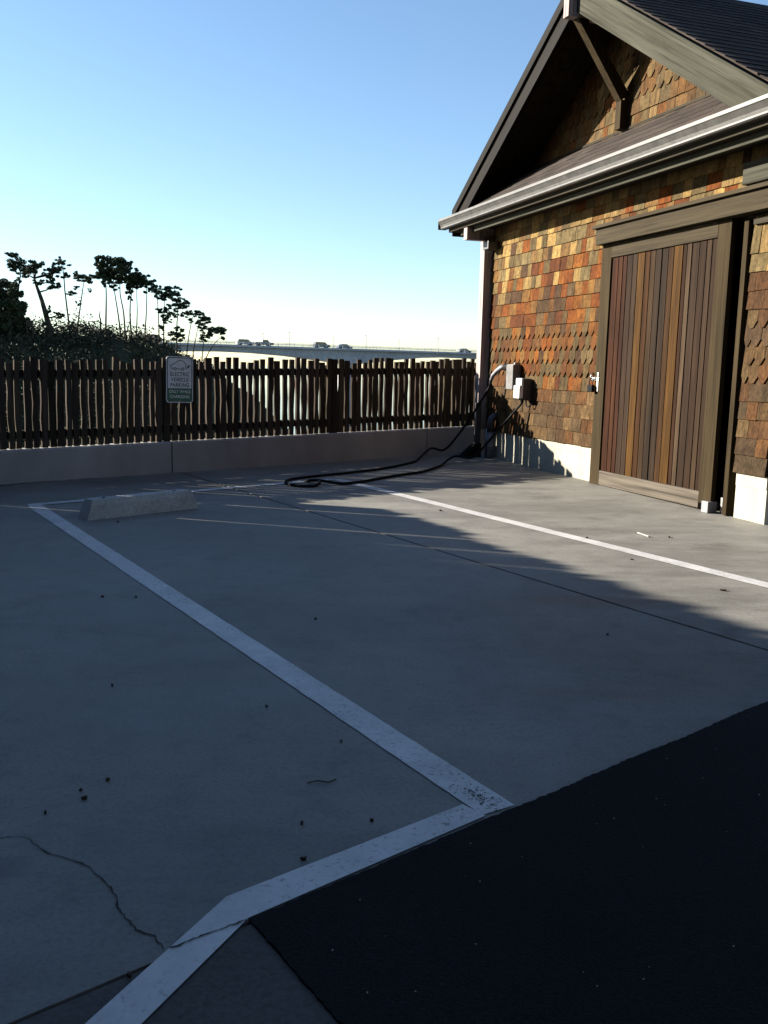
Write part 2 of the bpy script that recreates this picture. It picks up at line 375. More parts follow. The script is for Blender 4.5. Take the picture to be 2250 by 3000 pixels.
# crack in the slab, joint dashes through the paint
def crack_ribbon(pxs, w0, name, seed, dz=0.0022, sub=7, amp=0.006):
    r = random.Random(seed); pts = []
    for a, b in zip(pxs[:-1], pxs[1:]):
        p, q = G(*a), G(*b)
        for i in range(sub): pts.append(p.lerp(q, i / sub) + Vector((r.uniform(-amp, amp), r.uniform(-amp, amp), 0)))
    pts.append(G(*pxs[-1])); vs = []; 
    for i, p in enumerate(pts):
        d = pts[min(i + 1, len(pts) - 1)] - pts[max(i - 1, 0)]; nn = Vector((-d.y, d.x, 0)).normalized(); ww = w0 * r.uniform(0.4, 1.3)
        for s in (1, -1):
            v = p + nn * ww * s; vs.append((v.x, v.y, gz(v.x, v.y) + dz))
    return obj(name, vs, [(2 * i, 2 * i + 1, 2 * i + 3, 2 * i + 2) for i in range(len(pts) - 1)], MT['crack'], pave)
crack_ribbon([(0, 2455), (45, 2452), (80, 2455), (130, 2495), (200, 2518), (260, 2540), (300, 2580), (335, 2620), (350, 2660), (375, 2700), (400, 2725), (450, 2745), (478, 2785)], 0.0020, 'crack', 7, sub=5, amp=0.0035)
crack_ribbon([(498, 2787), (560, 2762), (640, 2732), (722, 2703)], 0.0022, 'crack', 8, dz=0.0065, sub=8, amp=0.002)
mb = MB(); r = random.Random(21)
for i in range(130):
    u_ = min(1.0, max(0, r.gauss(.55, .25))); px = 1330 + 130 * u_ + r.gauss(0, 14); py = 2290 + 85 * u_ + r.gauss(0, 9)
    p = G(px, py); s_ = r.uniform(.0012, .0036); n0 = len(mb.v); k_ = 6
    mb.add([(p.x + math.cos(a * 1.047) * s_ * r.uniform(.5, 1.2), p.y + math.sin(a * 1.047) * s_ * r.uniform(.5, 1.2), gz(p.x, p.y) + .0052) for a in range(k_)], [tuple(range(k_))])
o = mb.build('paint_chips', MT['crack'], pave); o['kind'] = 'stuff'
dirt = crack_ribbon([(0, 1424), (80, 1415), (200, 1406), (330, 1397), (500, 1383)], 0.018, 'dirt_strip', 9, sub=9, amp=0.02)

# ================================================================ RETAINING WALL AND FENCE
wt = lambda s: 0.345 + 0.0213 * s          # top of the concrete wall (absolute z)
wall = empty('retaining_wall', FW(0, 0, 0), FROT)
tag(wall, 'low grey concrete retaining wall carrying the picket fence', 'wall')
cuts = [-16, -9, -4.3, 1.585, 4.72, 6.0]
for a, b_ in zip(cuts[:-1], cuts[1:]):
    a2, b2 = a + 0.006, b_ - 0.006
    mb = MB(); prof = []
    ch = 0.012
    vs = []
    k = 10
    for i in range(k + 1):
        s = a2 + (b2 - a2) * i / k
        zt = wt(s); zb = fgz(s) - 0.2
        for (n, z) in ((0, zb), (0, zt - ch), (ch, zt), (0.20 - ch, zt), (0.20, zt - ch), (0.20, zb)): vs.append((s, n, z))
    fs = [(i * 6 + q, (i + 1) * 6 + q, (i + 1) * 6 + (q + 1) % 6, i * 6 + (q + 1) % 6) for i in range(k) for q in range(6)]
    fs += [tuple(range(5, -1, -1)), tuple(range(k * 6, k * 6 + 6))]
    obj('wall_panel', vs, fs, MT['wallcon'], wall)
fence = empty('picket_fence', FW(0, 0, 0), FROT)
tag(fence, 'dark grapestake picket fence with uneven split stakes on the low concrete wall', 'fence')
def ftop(s): 
    z = 1.135 + 0.0205 * s
    if s < -0.08: z += 0.27 + (-0.08 - s) * 0.53  # unseen left stretch, raised to shape the shadow edge on the lot
    return z
def picket_mesh(wd, th, h, seed):
    r = random.Random(seed); k = 7; vs = []
    wob = [(r.uniform(-.006, .006), r.uniform(-.006, .006)) for _ in range(k)]
    for i in range(k):
        z = h * i / (k - 1); a, b2 = wob[i]
        zt = z + (r.uniform(-.006, .006) if i == k - 1 else 0)
        tw = r.uniform(-.003, .003)
        vs += [(-wd / 2 + a, -th / 2 + tw, zt), (wd / 2 + b2, -th / 2 - tw, zt), (wd / 2 + b2 * 0.7, th / 2, zt), (-wd / 2 + a * 0.7, th / 2, zt)]
    fs = [(i * 4 + q, i * 4 + (q + 1) % 4, (i + 1) * 4 + (q + 1) % 4, (i + 1) * 4 + q) for i in range(k - 1) for q in range(4)]
    fs += [(3, 2, 1, 0), tuple((k - 1) * 4 + q for q in range(4))]
    me = bpy.data.meshes.new('picket'); me.from_pydata(vs, [], fs); me.update(); me.materials.append(MT['picket']); return me
s = -3.6; i = 0
while s < 5.62:
    wd = rnd.uniform(0.040, 0.066)
    th = rnd.uniform(0.022, 0.031)
    gap = rnd.choice([0.010, 0.014, 0.017, 0.020, 0.024, 0.030]) if s > -0.1 else rnd.choice([0.002, 0.003, 0.004, 0.004, 0.016, 0.026])
    if s < -0.1: th *= 1.4  # unseen stakes set thicker and closer to thin out the sun streaks
    zb = wt(s) + 0.004
    h = ftop(s) - zb + rnd.uniform(-0.034, 0.026)
    o = link('picket', picket_mesh(wd, th, h, 1000 + i), None, fence, loc=(s + wd / 2, 0.085 + rnd.uniform(-.004, .004), zb))
    o.rotation_euler = (rnd.uniform(-.006, .006), rnd.uniform(-.011, .011), rnd.uniform(-.09, .09))
    q = rnd.uniform(0.7, 1.25); o.color = (q, q * rnd.uniform(.93, 1.02), q * rnd.uniform(.86, 1.0), 1)
    s += wd + gap; i += 1
for dz in (0.66, 0.125):                       # two rails behind the stakes
    vs = []; 
    for ss_ in (-3.65, 5.68):
        for n, z in ((0.100, -.036), (0.138, -.036), (0.138, .036), (0.100, .036)): vs.append((ss_, n, wt(ss_) + dz * (1.0) - (0.0) + z))
    obj('rail', vs, [(0, 1, 2, 3), (7, 6, 5, 4), (0, 4, 5, 1), (1, 5, 6, 2), (2, 6, 7, 3), (3, 7, 4, 0)], MT['rail'], fence)
for ps in (-2.6, -0.75, 1.50, 3.45, 5.35):
    MB().box((ps - .044, .139, wt(ps) - 0.02), (ps + .044, .195, ftop(ps) - 0.06)).build('post', MT['rail'], fence)

# ================================================================ SHINGLED BUILDING
BROT = math.atan2(WU.y, WU.x)
bld = empty('shingled_building', (WB.x, WB.y, 0), BROT)      # local x = along the wall away, y = outward, z = up
tag(bld, 'brown cedar shingled utility building with gable roof and sliding plank door', 'building')
U0, UR, UL = 1.33, -1.22, 3.50          # ridge, right corner, left corner
def wgz(u, n): p = WB + WU * u + WN * n; return gz(p.x, p.y)
FT = 0.448                              # top of the foundation
DEPTH = -7.0
ZE = 2.78
# walls (with the door opening)
OP0, OP1, OPZ = -0.80, 0.98, 2.24
mb = MB()
mb.box((OP1, -0.14, FT), (UL, -0.004, ZE)); mb.box((UR, -0.14, FT), (OP0, -0.004, ZE)); mb.box((OP0, -0.14, OPZ), (OP1, -0.004, ZE))
front = mb.build('front_wall', MT['soffit'], bld)
sidew = MB().box((UL - 0.14, DEPTH, FT), (UL - 0.004, -0.145, ZE)).build('side_wall', MT['soffit'], bld)
sider = MB().box((UR, DEPTH, FT), (UR + 0.14, -0.145, ZE)).build('side_wall', MT['soffit'], bld)
MB().box((UR + .145, DEPTH, FT), (UL - .145, DEPTH + .14, ZE)).build('rear_wall', MT['soffit'], bld)
MB().box((UR + .15, DEPTH + .15, -0.05), (UL - .15, -0.15, 0.10)).build('floor', MT['joint'], bld)
MB().box((UR + .15, DEPTH + .15, ZE - .06), (UL - .15, -0.15, ZE - .01)).build('ceiling', MT['soffit'], bld)
fnd = MB()
fnd.box((OP1 + .02, -0.16, -0.1), (UL, 0.0, FT - 0.004)); fnd.box((UR, -0.16, -0.1), (OP0 - 0.10, 0.0, FT - 0.004))
fnd.box((UL - .16, DEPTH, -0.1), (UL, -0.165, FT - .004)); fnd.box((UR, DEPTH, -0.1), (UR + .16, -0.165, FT - .004)); fnd.box((UR + .165, DEPTH, -.1), (UL - .165, DEPTH + .16, FT - .004))
fnd.box((UR + .002, 0.0005, FT - .095), (OP0 - .10, 0.004, FT - .006)); fnd.box((OP1 + .022, 0.0005, FT - .07), (UL - .002, 0.003, FT - .006))
fnd.build('foundation', MT['found'], bld)

# --- cedar shingles: shared unit meshes, each shingle an object, colour by where it weathers
def unit_shingle(name, hexa=False):
    if hexa: pol = [(-.5, 2.0), (-.5, .40), (-.16, 0), (.16, 0), (.5, .40), (.5, 2.0)]
    else: pol = [(-.5, 2.0), (-.5, 0), (.5, 0), (.5, 2.0)]
    k = len(pol); vs = []
    for x, z in pol: vs.append((x, 1.0 - z * 0.42, z))
    for x, z in pol: vs.append((x, 0.30 - z * 0.14, z))
    fs = [tuple(range(k)), tuple(range(2 * k - 1, k - 1, -1))] + [(i, k + i, k + (i + 1) % k, (i + 1) % k) for i in range(k)]
    me = bpy.data.meshes.new(name); me.from_pydata(vs, [], fs); me.update(); me.materials.append(MT['shingle']); return me
SH, HX = unit_shingle('shingle'), unit_shingle('hexagonal_shingle', True)
EXP = 0.1275
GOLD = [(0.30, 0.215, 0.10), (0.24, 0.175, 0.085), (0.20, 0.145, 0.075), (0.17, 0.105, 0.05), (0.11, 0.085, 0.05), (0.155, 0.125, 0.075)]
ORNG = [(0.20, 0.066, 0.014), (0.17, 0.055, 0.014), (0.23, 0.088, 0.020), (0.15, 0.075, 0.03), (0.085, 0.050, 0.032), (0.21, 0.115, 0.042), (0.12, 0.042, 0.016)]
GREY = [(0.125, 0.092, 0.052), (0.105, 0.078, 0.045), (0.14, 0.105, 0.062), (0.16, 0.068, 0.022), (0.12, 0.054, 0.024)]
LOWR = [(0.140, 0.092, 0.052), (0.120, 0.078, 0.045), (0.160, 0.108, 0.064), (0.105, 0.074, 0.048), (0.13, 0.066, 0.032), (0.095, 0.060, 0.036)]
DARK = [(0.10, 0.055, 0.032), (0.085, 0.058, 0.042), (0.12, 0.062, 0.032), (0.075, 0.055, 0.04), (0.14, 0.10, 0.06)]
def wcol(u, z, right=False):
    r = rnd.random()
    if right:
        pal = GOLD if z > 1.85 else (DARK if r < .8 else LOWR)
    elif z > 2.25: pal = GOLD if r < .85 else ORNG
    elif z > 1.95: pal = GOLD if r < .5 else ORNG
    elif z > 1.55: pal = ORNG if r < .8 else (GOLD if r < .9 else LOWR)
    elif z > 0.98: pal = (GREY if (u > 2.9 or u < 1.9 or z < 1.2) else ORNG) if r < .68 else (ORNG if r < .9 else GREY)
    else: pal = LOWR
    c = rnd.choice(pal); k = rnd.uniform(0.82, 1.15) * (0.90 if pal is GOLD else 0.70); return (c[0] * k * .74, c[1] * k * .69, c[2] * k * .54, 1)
shn = {'s': 0, 'h': 0}
def course(u0, u1, z, n, parent, hexa, right=False, gable=False, sizes=(0.085, 0.17), hw=0.106, off=0.0, exp=EXP, colf=None, T=0.026):
    u = u0
    items = []
    if hexa:
        u = u0 - hw * off
        while u < u1:
            a, b2 = max(u, u0), min(u + hw, u1)
            if b2 - a > 0.03: items.append((a, b2))
            u += hw
    else:
        while u < u1 - 0.001:
            wd = rnd.uniform(*sizes)
            if u1 - (u + wd) < 0.05: wd = u1 - u
            items.append((u, u + wd)); u += wd
    for a, b2 in items:
        key = 'h' if hexa else 's'
        wd = b2 - a - 0.0035
        o = bpy.data.objects.new('hexagonal_shingle' if hexa else 'shingle', HX if hexa else SH); COL.objects.link(o); o.parent = parent
        o.location = ((a + b2) / 2, n + rnd.uniform(-.001, .0015), z + (0 if hexa else rnd.uniform(-.003, .003)))
        ez = exp
        if gable:
            lim = min(ZR - SLOPE * abs(a - U0), ZR - SLOPE * abs(b2 - U0)) - 0.088
            ez = min(exp, (lim - z) / 2.0)
            if ez < 0.012: bpy.data.objects.remove(o); continue
        o.scale = (wd, T * rnd.uniform(.9, 1.1), ez)
        o.color = (colf or wcol)((a + b2) / 2, z + exp / 2, right) if colf is None else colf()
        shn[key] += 1
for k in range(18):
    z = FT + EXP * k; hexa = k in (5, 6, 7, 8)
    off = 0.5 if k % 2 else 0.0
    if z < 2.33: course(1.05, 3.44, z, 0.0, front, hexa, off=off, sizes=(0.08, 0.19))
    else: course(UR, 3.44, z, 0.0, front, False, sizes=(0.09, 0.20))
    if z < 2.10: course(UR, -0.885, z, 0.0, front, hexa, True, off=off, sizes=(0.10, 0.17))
# side wall shingle courses, seen on edge past the corner post: one joined part
mb = MB()
for k in range(18):
    z = FT + EXP * k; n = -0.02
    while n > DEPTH + 0.05:
        wd = rnd.uniform(.09, .18); e = max(n - wd, DEPTH)
        x = UL
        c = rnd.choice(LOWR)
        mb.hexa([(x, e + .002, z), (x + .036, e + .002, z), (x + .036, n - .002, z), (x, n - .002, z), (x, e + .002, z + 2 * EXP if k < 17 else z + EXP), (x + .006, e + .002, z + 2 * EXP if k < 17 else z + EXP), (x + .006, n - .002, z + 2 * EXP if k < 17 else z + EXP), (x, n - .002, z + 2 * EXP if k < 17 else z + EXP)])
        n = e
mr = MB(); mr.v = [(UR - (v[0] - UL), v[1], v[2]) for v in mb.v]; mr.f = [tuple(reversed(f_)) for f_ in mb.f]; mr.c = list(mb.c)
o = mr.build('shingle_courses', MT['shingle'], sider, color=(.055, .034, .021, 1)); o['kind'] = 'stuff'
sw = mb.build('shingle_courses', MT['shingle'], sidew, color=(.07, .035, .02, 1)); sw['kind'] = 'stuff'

# --- gable wall set back over the skirt roof
GN_ = -0.30; SLOPE = 0.605; ZR = 4.56; RL, RR = U0 + 2.62, U0 - 2.66
rtop = lambda u: ZR - SLOPE * abs(u - U0)
SKZ0, SKZ1, GUTN = 2.845, 3.32, 0.36
mb = MB(); zb = 3.05
def gpoly(zb, drop):
    hw = (ZR - drop - zb) / SLOPE
    return [(U0 - hw, zb), (U0 + hw, zb), (U0, ZR - drop)]
mb.prism(gpoly(2.95, 0.12), 'y', GN_ - .10, GN_ - .004)
gable = mb.build('gable_wall', MT['soffit'], bld)
GEX = 0.127
def gcol():
    r = rnd.random(); c = rnd.choice(GOLD[2:] + [(0.15, 0.115, 0.06)] if r < .75 else [(0.15, 0.085, 0.035), (0.17, 0.075, 0.025), (0.13, 0.08, 0.04)]); k = rnd.uniform(.85, 1.15) * .72
    return (c[0] * k * .72, c[1] * k * .66, c[2] * k * .56, 1)
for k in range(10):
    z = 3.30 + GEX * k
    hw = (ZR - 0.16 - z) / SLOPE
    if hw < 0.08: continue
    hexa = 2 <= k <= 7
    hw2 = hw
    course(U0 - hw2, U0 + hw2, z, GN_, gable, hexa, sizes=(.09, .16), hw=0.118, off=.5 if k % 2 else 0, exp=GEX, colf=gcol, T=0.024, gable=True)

# --- main gable roof: deck, soffit, shingle courses
NB = 0.30
RT = 0.05
for side in (1, -1):
    ue = RL if side > 0 else RR
    vs = []
    for n in (NB - 0.045, DEPTH - .3):
        for u, z in ((U0, ZR - 0.012), (ue, rtop(ue) - 0.012), (ue, rtop(ue) - 0.012 - RT), (U0, ZR - 0.012 - RT)): vs.append((u, n, z))
    fs = [(0, 1, 2, 3), (7, 6, 5, 4), (0, 4, 5, 1), (1, 5, 6, 2), (2, 6, 7, 3), (3, 7, 4, 0)]
    dk = obj('roof', vs, fs, MT['soffit'], bld)
    if side > 0: roof_l = dk
    else: roof_r = dk
nsl = math.sqrt(1 + SLOPE * SLOPE)
def unit_roof(name):
    me = bpy.data.meshes.new(name)
    me.from_pydata([(-.5, 0, 0.016), (.5, 0, 0.016), (.5, 2.0, 0.003), (-.5, 2.0, 0.003), (-.5, 0, 0.004), (.5, 0, 0.004), (.5, 2.0, 0.001), (-.5, 2.0, 0.001)], [],
                   [(0, 1, 2, 3), (7, 6, 5, 4), (0, 4, 5, 1), (1, 5, 6, 2), (2, 6, 7, 3), (3, 7, 4, 0)])
    me.update(); me.materials.append(MT['roofing']); return me
RS = unit_roof('roof_shingle')
def rcol():
    q = rnd.choice([.7, .85, 1.0, 1.0, 1.15, 1.3]); return (q, q * .97, q * .95, 1)
REX = 0.135
def roof_courses(parent, org, along, upslope, normal, la, lu, limit=None, stuff_from=None, ext=0.0):
    """tabs laid in a rectangle: org + along*a + upslope*b"""
    rest = MB(); cnt = 0
    nrow = int(lu / REX)
    for r_ in range(nrow):
        a = -rnd.uniform(0, .25)
        while a < la:
            wd = rnd.choice([.16, .21, .26, .31]); a0, a1 = max(0, a), min(la, a + wd); a += wd
            if a1 - a0 < .02: continue
            p = org + along * ((a0 + a1) / 2) + upslope * (REX * r_)
            L = 2.0 if r_ < nrow - 1 else 1.0
            if stuff_from is None or (a0 + a1) / 2 < stuff_from:
                o = bpy.data.objects.new('roof_shingle', RS); COL.objects.link(o); o.parent = parent
                mm = Matrix.Identity(4)
                for i_ in range(3):
                    mm[i_][0] = along[i_] * (a1 - a0 - .0008); mm[i_][1] = upslope[i_] * REX * L / 2.0; mm[i_][2] = normal[i_] * 1.0; mm[i_][3] = p[i_]
                o.matrix_local = mm; o.color = rcol(); cnt += 1
            else:
                pts = []
                for (xx, yy, zz) in ((-.5, 0, 0.004), (.5, 0, 0.004), (.5, L, 0.001), (-.5, L, 0.001), (-.5, 0, 0.016), (.5, 0, 0.016), (.5, L, 0.003), (-.5, L, 0.003)):
                    pts.append(p + along * (xx * (a1 - a0 - .0008)) + upslope * (yy * REX) + normal * zz)
                rest.hexa(pts)
    if rest.v:
        o = rest.build('shingle_courses', MT['roofing'], parent); o['kind'] = 'stuff'
    return cnt
NR = Vector((0, NB - 0.02, 0)); LEN = NB - 0.02 - DEPTH + .3
sL = (RL - U0 + .02) * nsl
roof_courses(roof_r, Vector((RR - .02, NB - 0.02, rtop(RR) - 0.012 - .012 + .0005)), Vector((0, -1, 0)), Vector((1, 0, SLOPE)).normalized(), Vector((-SLOPE, 0, 1)).normalized(), LEN, (U0 - RR + .02) * nsl, stuff_from=2.1)
roof_courses(roof_l, Vector((RL + .02, NB - 0.02, rtop(RL) - 0.012 - .012 + .0005)), Vector((0, -1, 0)), Vector((-1, 0, SLOPE)).normalized(), Vector((SLOPE, 0, 1)).normalized(), LEN, sL, stuff_from=-1)
MB().prism([(U0 - .13, ZR - .085), (U0, ZR + .008), (U0 + .13, ZR - .085), (U0 + .13, ZR - .075), (U0, ZR + .02), (U0 - .13, ZR - .075)], 'y', NB - .02, DEPTH - .3).build('ridge_cap', MT['roofing'], bld)

# --- barge boards: a wide board and a narrower moulding in front of it, each side
def barge(side, mat1, mat2):
    ue = RL if side > 0 else RR
    z_off = -0.012 - 0.004
    ln = math.hypot(abs(ue - U0), SLOPE * abs(ue - U0))
    ang = math.atan2(-SLOPE * abs(ue - U0) * 1.0, (ue - U0))
    for nm, t0, t1, n0, n1, mt in (('barge_board', -0.030, -0.235, NB - 0.042, NB - 0.004, mat1), ('barge_moulding', -0.002, -0.085, NB - 0.003, NB + 0.022, mat2)):
        mb = MB()
        p = []
        for n in (n0, n1):
            for u, dz in ((U0, t0), (ue, t0), (ue, t1), (U0, t1)):
                p.append((u, n, rtop(u) - .016 + dz * nsl))
        mb.add(p, [(0, 1, 2, 3), (7, 6, 5, 4), (0, 4, 5, 1), (1, 5, 6, 2), (2, 6, 7, 3), (3, 7, 4, 0)])
        # local frame along the board so that the grain runs with it
        o = mb.build(nm, mt, bld)
        R_ = Matrix.Rotation(-ang, 4, 'Y'); R_inv = R_.inverted()
        o.data.transform(R_inv); o.matrix_local = R_
        if side > 0: o['label'] = 'board under the far rake with shade put into its dark colour'
barge(1, MT['shade_darkwood'], MT['shade_darkwood']); barge(-1, MT['barge'], MT['barge'])  # left side gets the shade-darkened colour, right side the plain weathered one
MB().box((U0 - .045, DEPTH, ZR - .36), (U0 + .045, NB + .075, ZR - .19)).build('ridge_beam', MT['postwood'], bld, bevel=.004)
# knee brace and its wall post
mb = MB(); wd = .042
mb.hexa([(U0 - wd, NB - .02, ZR - .36), (U0 - wd, NB - .12, ZR - .36), (U0 + wd, NB - .12, ZR - .36), (U0 + wd, NB - .02, ZR - .36),
         (U0 - wd, GN_ + .10, ZR - 1.00), (U0 - wd, GN_ + .012, ZR - 0.94), (U0 + wd, GN_ + .012, ZR - 0.94), (U0 + wd, GN_ + .10, ZR - 1.00)])
mb.build('knee_brace', MT['weatheredv'], bld)
MB().box((U0 - .044, GN_ + .024, ZR - 1.24), (U0 + .044, GN_ + .10, ZR - 0.99)).build('brace_post', MT['weatheredv'], bld, bevel=.003)
for side in (1, -1):                       # soffit boards under the overhang, one by one
    ue = RL if side > 0 else RR
    k = 14
    for i in range(k):
        ua = U0 + (ue - U0) * i / k; ub = U0 + (ue - U0) * (i + 0.975) / k
        vs = []
        for n in (NB - .045, GN_ - .003):
            for u, dz in ((ua, -.063), (ub, -.063), (ub, -.081), (ua, -.081)): vs.append((u, n, rtop(u) + dz))
        obj('soffit_board', vs, [(0, 1, 2, 3), (7, 6, 5, 4), (0, 4, 5, 1), (1, 5, 6, 2), (2, 6, 7, 3), (3, 7, 4, 0)], MT['soffit'], bld)

# --- skirt roof, gutter, fascia
GL, GR = 4.03, -1.75
skv = Vector((0, -(GUTN + .0 - GN_), SKZ1 - SKZ0)); skl = skv.length; skd = skv.normalized(); skn = Vector((0, SKZ1 - SKZ0, GUTN - GN_)).normalized()
mb = MB(); p = []
for u in (GR + .1, GL - .12):
    for n, z in ((GUTN, SKZ0 - .006), (GN_ + .001, SKZ1 - .006), (GN_ + .001, SKZ1 - .05), (GUTN, SKZ0 - .05)): p.append((u, n, z))
mb.add(p, [(0, 1, 2, 3), (7, 6, 5, 4), (0, 4, 5, 1), (1, 5, 6, 2), (2, 6, 7, 3), (3, 7, 4, 0)])
sk = mb.build('skirt_roof', MT['soffit'], bld)
roof_courses(sk, Vector((GL - .12, GUTN + .015, SKZ0 - .012)), Vector((-1, 0, 0)), skd, skn, GL - GR - .22, skl - .0)
MB().box((UR, GN_ + .001, SKZ1 - .01), (GL - .6, GN_ + .03, SKZ1 + .012)).build('flashing', MT['weathered'], bld)
# K-style gutter profile (n, z)
g0 = 0.365; gz0 = 2.738
prof = [(g0, gz0 + .118), (g0, gz0), (g0 + .056, gz0), (g0 + .066, gz0 + .010), (g0 + .066, gz0 + .022), (g0 + .072, gz0 + .045), (g0 + .090, gz0 + .080), (g0 + .096, gz0 + .088), (g0 + .096, gz0 + .112), (g0 + .082, gz0 + .112),
        (g0 + .082, gz0 + .090), (g0 + .062, gz0 + .045), (g0 + .056, gz0 + .012), (g0 + .006, gz0 + .012), (g0 + .006, gz0 + .118)]
gut = MB().prism(prof, 'x', GR, GL).build('gutter', MT['gutter'], bld)
MB().box((GL, g0, gz0), (GL + .004, g0 + .092, gz0 + .114)).build('end_cap', MT['gutter'], gut)
MB().box((GR + .1, g0 - .040, 2.70), (GL - .10, g0 - .003, 2.835)).build('fascia', MT['weathered'], bld)
MB().box((GR + .1, 0.245, 2.648), (GL - .28, 0.285, 2.700)).build('eave_strip', MT['barge'], bld, bevel=.003)
MB().box((GR + .1, 0.03, 2.701), (GL - .10, g0 - .041, 2.719)).build('soffit', MT['soffit'], bld)
for uu in (3.46,):
    MB().box((uu - .045, -0.003, 2.565), (uu + .045, 0.350, 2.6999)).build('outrigger_beam', MT['postwood'], bld, bevel=.003)
MB().box((UL + .002, DEPTH, 2.66), (UL + .40, 0.029, 2.69)).build('side_soffit', MT['soffit'], bld)
MB().box((UL + .405, DEPTH - .28, 2.66), (UL + .43, 0.32, 2.80)).build('side_fascia', MT['shade_darkwood'], bld)
MB().box((3.26, 0.030, 2.455), (3.40, 0.16, 2.545)).build('eave_light', MT['darkplastic'], bld, bevel=.008)
# --- corner post
MB().box((UL - .058, -0.002, 0.45), (UL + .055, 0.118, 2.64)).build('corner_post', MT['postwood'], bld, bevel=.004)

# --- sliding door
door = empty('door', (0, 0, 0), 0, bld)
DL, DR, DN = 1.035, -0.70, 0.055
dz0 = 0.145; dz1 = 2.245
sl_ = 0.155
MB().box((DL - sl_, 0.012, dz0 - .02), (DL, DN, dz1)).build('stile', MT['weatheredv'], door, bevel=.003)
MB().box((DR, 0.012, dz0 + .03), (DR + sl_ * .95, DN, dz1)).build('stile', MT['weatheredv'], door, bevel=.003)
MB().box((DR + sl_ * .95 + .001, 0.012, dz1 - .115), (DL - sl_ - .001, DN + .001, dz1)).build('top_rail', MT['header'], door, bevel=.003)
kz = .115
MB().box((DR + sl_ * .95 + .001, 0.010, dz0 - .012), (DL - sl_ - .001, DN - .002, dz0 + kz)).build('kick_plate', wood('kick_board', (0.06, 0.052, 0.042), (0.105, 0.09, 0.072), 'x', .8), door, bevel=.002)
pl = [(.10, (.085, .034, .016)), (.07, (.10, .045, .022)), (.065, (.075, .032, .018)), (.085, (.065, .045, .034)), (.075, (.075, .056, .045)), (.105, (.165, .098, .026)), (.075, (.09, .045, .016)),
      (.075, (.085, .060, .036)), (.085, (.055, .042, .033)), (.085, (.05, .038, .03)), (.075, (.085, .048, .02)), (.115, (.155, .092, .024)), (.05, (.07, .034, .017)), (.06, (.145, .118, .092)), (.09, (.062, .044, .033)),
      (.085, (.058, .038, .026)), (.065, (.092, .068, .049)), (.07, (.066, .045, .03))]
tot = sum(a for a, _ in pl); Wd = (DL - sl_) - (DR + sl_ * .95); u = DL - sl_
for a, c in pl:
    wd = a / tot * Wd
    vs = [(-wd / 2 + .001, -.012, 0), (wd / 2 - .001, -.012, 0), (wd / 2 - .001, .004, 0), (wd / 2 - .006, .011, 0), (-wd / 2 + .006, .011, 0), (-wd / 2 + .001, .004, 0)]
    hgt = (dz1 - .116) - (dz0 + kz + .001)
    vs = vs + [(x, y, hgt) for x, y, z in vs]
    fs = [tuple(range(5, -1, -1)), tuple(range(6, 12))] + [(i, (i + 1) % 6, 6 + (i + 1) % 6, 6 + i) for i in range(6)]
    o = obj('plank', vs, fs, MT['planks'], door, loc=(u - wd / 2, .030 + rnd.uniform(-.002, .002), dz0 + kz + .001), color=(c[0] * .31, c[1] * .255, c[2] * .205, 1))
    u -= wd
# bottom guide bracket
MB().box((DR - .012, 0.0, wgz(DR, 0) + .0), (DR + .065, DN + .03, wgz(DR, 0) + .085)).build('door_bracket', MT['pvc'], door, bevel=.004)
MB().box((-0.775, -0.06, wgz(-.7, 0)), (-0.745, 0.0, wgz(-.7, 0) + .12)).build('guide_post', MT['steel'], bld, bevel=.003)
# latch with padlock
lat = empty('latch', (DL - .02, DN, 1.075), 0, door)
mb = MB(); mb.box((-.055, .001, -.016), (.085, .008, .016)); mb.build('hasp', MT['steel'], lat, bevel=.002)
MB().tube([(.02, .012, -.012), (.02, .040, -.012), (.02, .044, .018), (.02, .040, .045), (.02, .012, .05)], .006, 8).build('staple', MT['brass'], lat, smooth=True)
MB().tube([(.060, .030, -.055), (.060, .030, -.01), (.052, .034, .008), (.03, .036, .012), (.012, .034, .002), (.006, .030, -.02), (.006, .030, -.055)], .0045, 8).build('shackle', MT['brass'], lat, smooth=True)
MB().box((-.008, .014, -.115), (.075, .046, -.052)).build('padlock', MT['black'], lat, bevel=.006)
MB().box((-.050, .001, -.110), (-.020, .007, .060)).build('strike_plate', MT['steel'], lat, bevel=.002)
# header box over the door
MB().box((UR - .06, 0.012, 2.248), (1.05, 0.120, 2.385)).build('header_board', MT['header'], bld, bevel=.003)
MB().box((UR - .08, 0.012, 2.3855), (1.075, 0.150, 2.415)).build('header_cap', MT['header'], bld, bevel=.003)
MB().box((UR, 0.018, 2.45), (-0.80, 0.075, 2.60)).build('pale_board', MT['barge'], bld, bevel=.004)
MB().box((UR, 0.012, 2.175), (-0.905, 0.036, 2.212)).build('jamb_trim', MT['weathered'], bld)
# right jamb and track edge
MB().box((-0.852, -0.13, wgz(-.85, 0) + .005), (-0.805, 0.032, 2.22)).build('jamb', MT['weatheredv'], bld, bevel=.003)
MB().box((0.985, -0.13, wgz(1, 0)), (1.04, 0.010, 2.22)).build('jamb', MT['weatheredv'], bld)

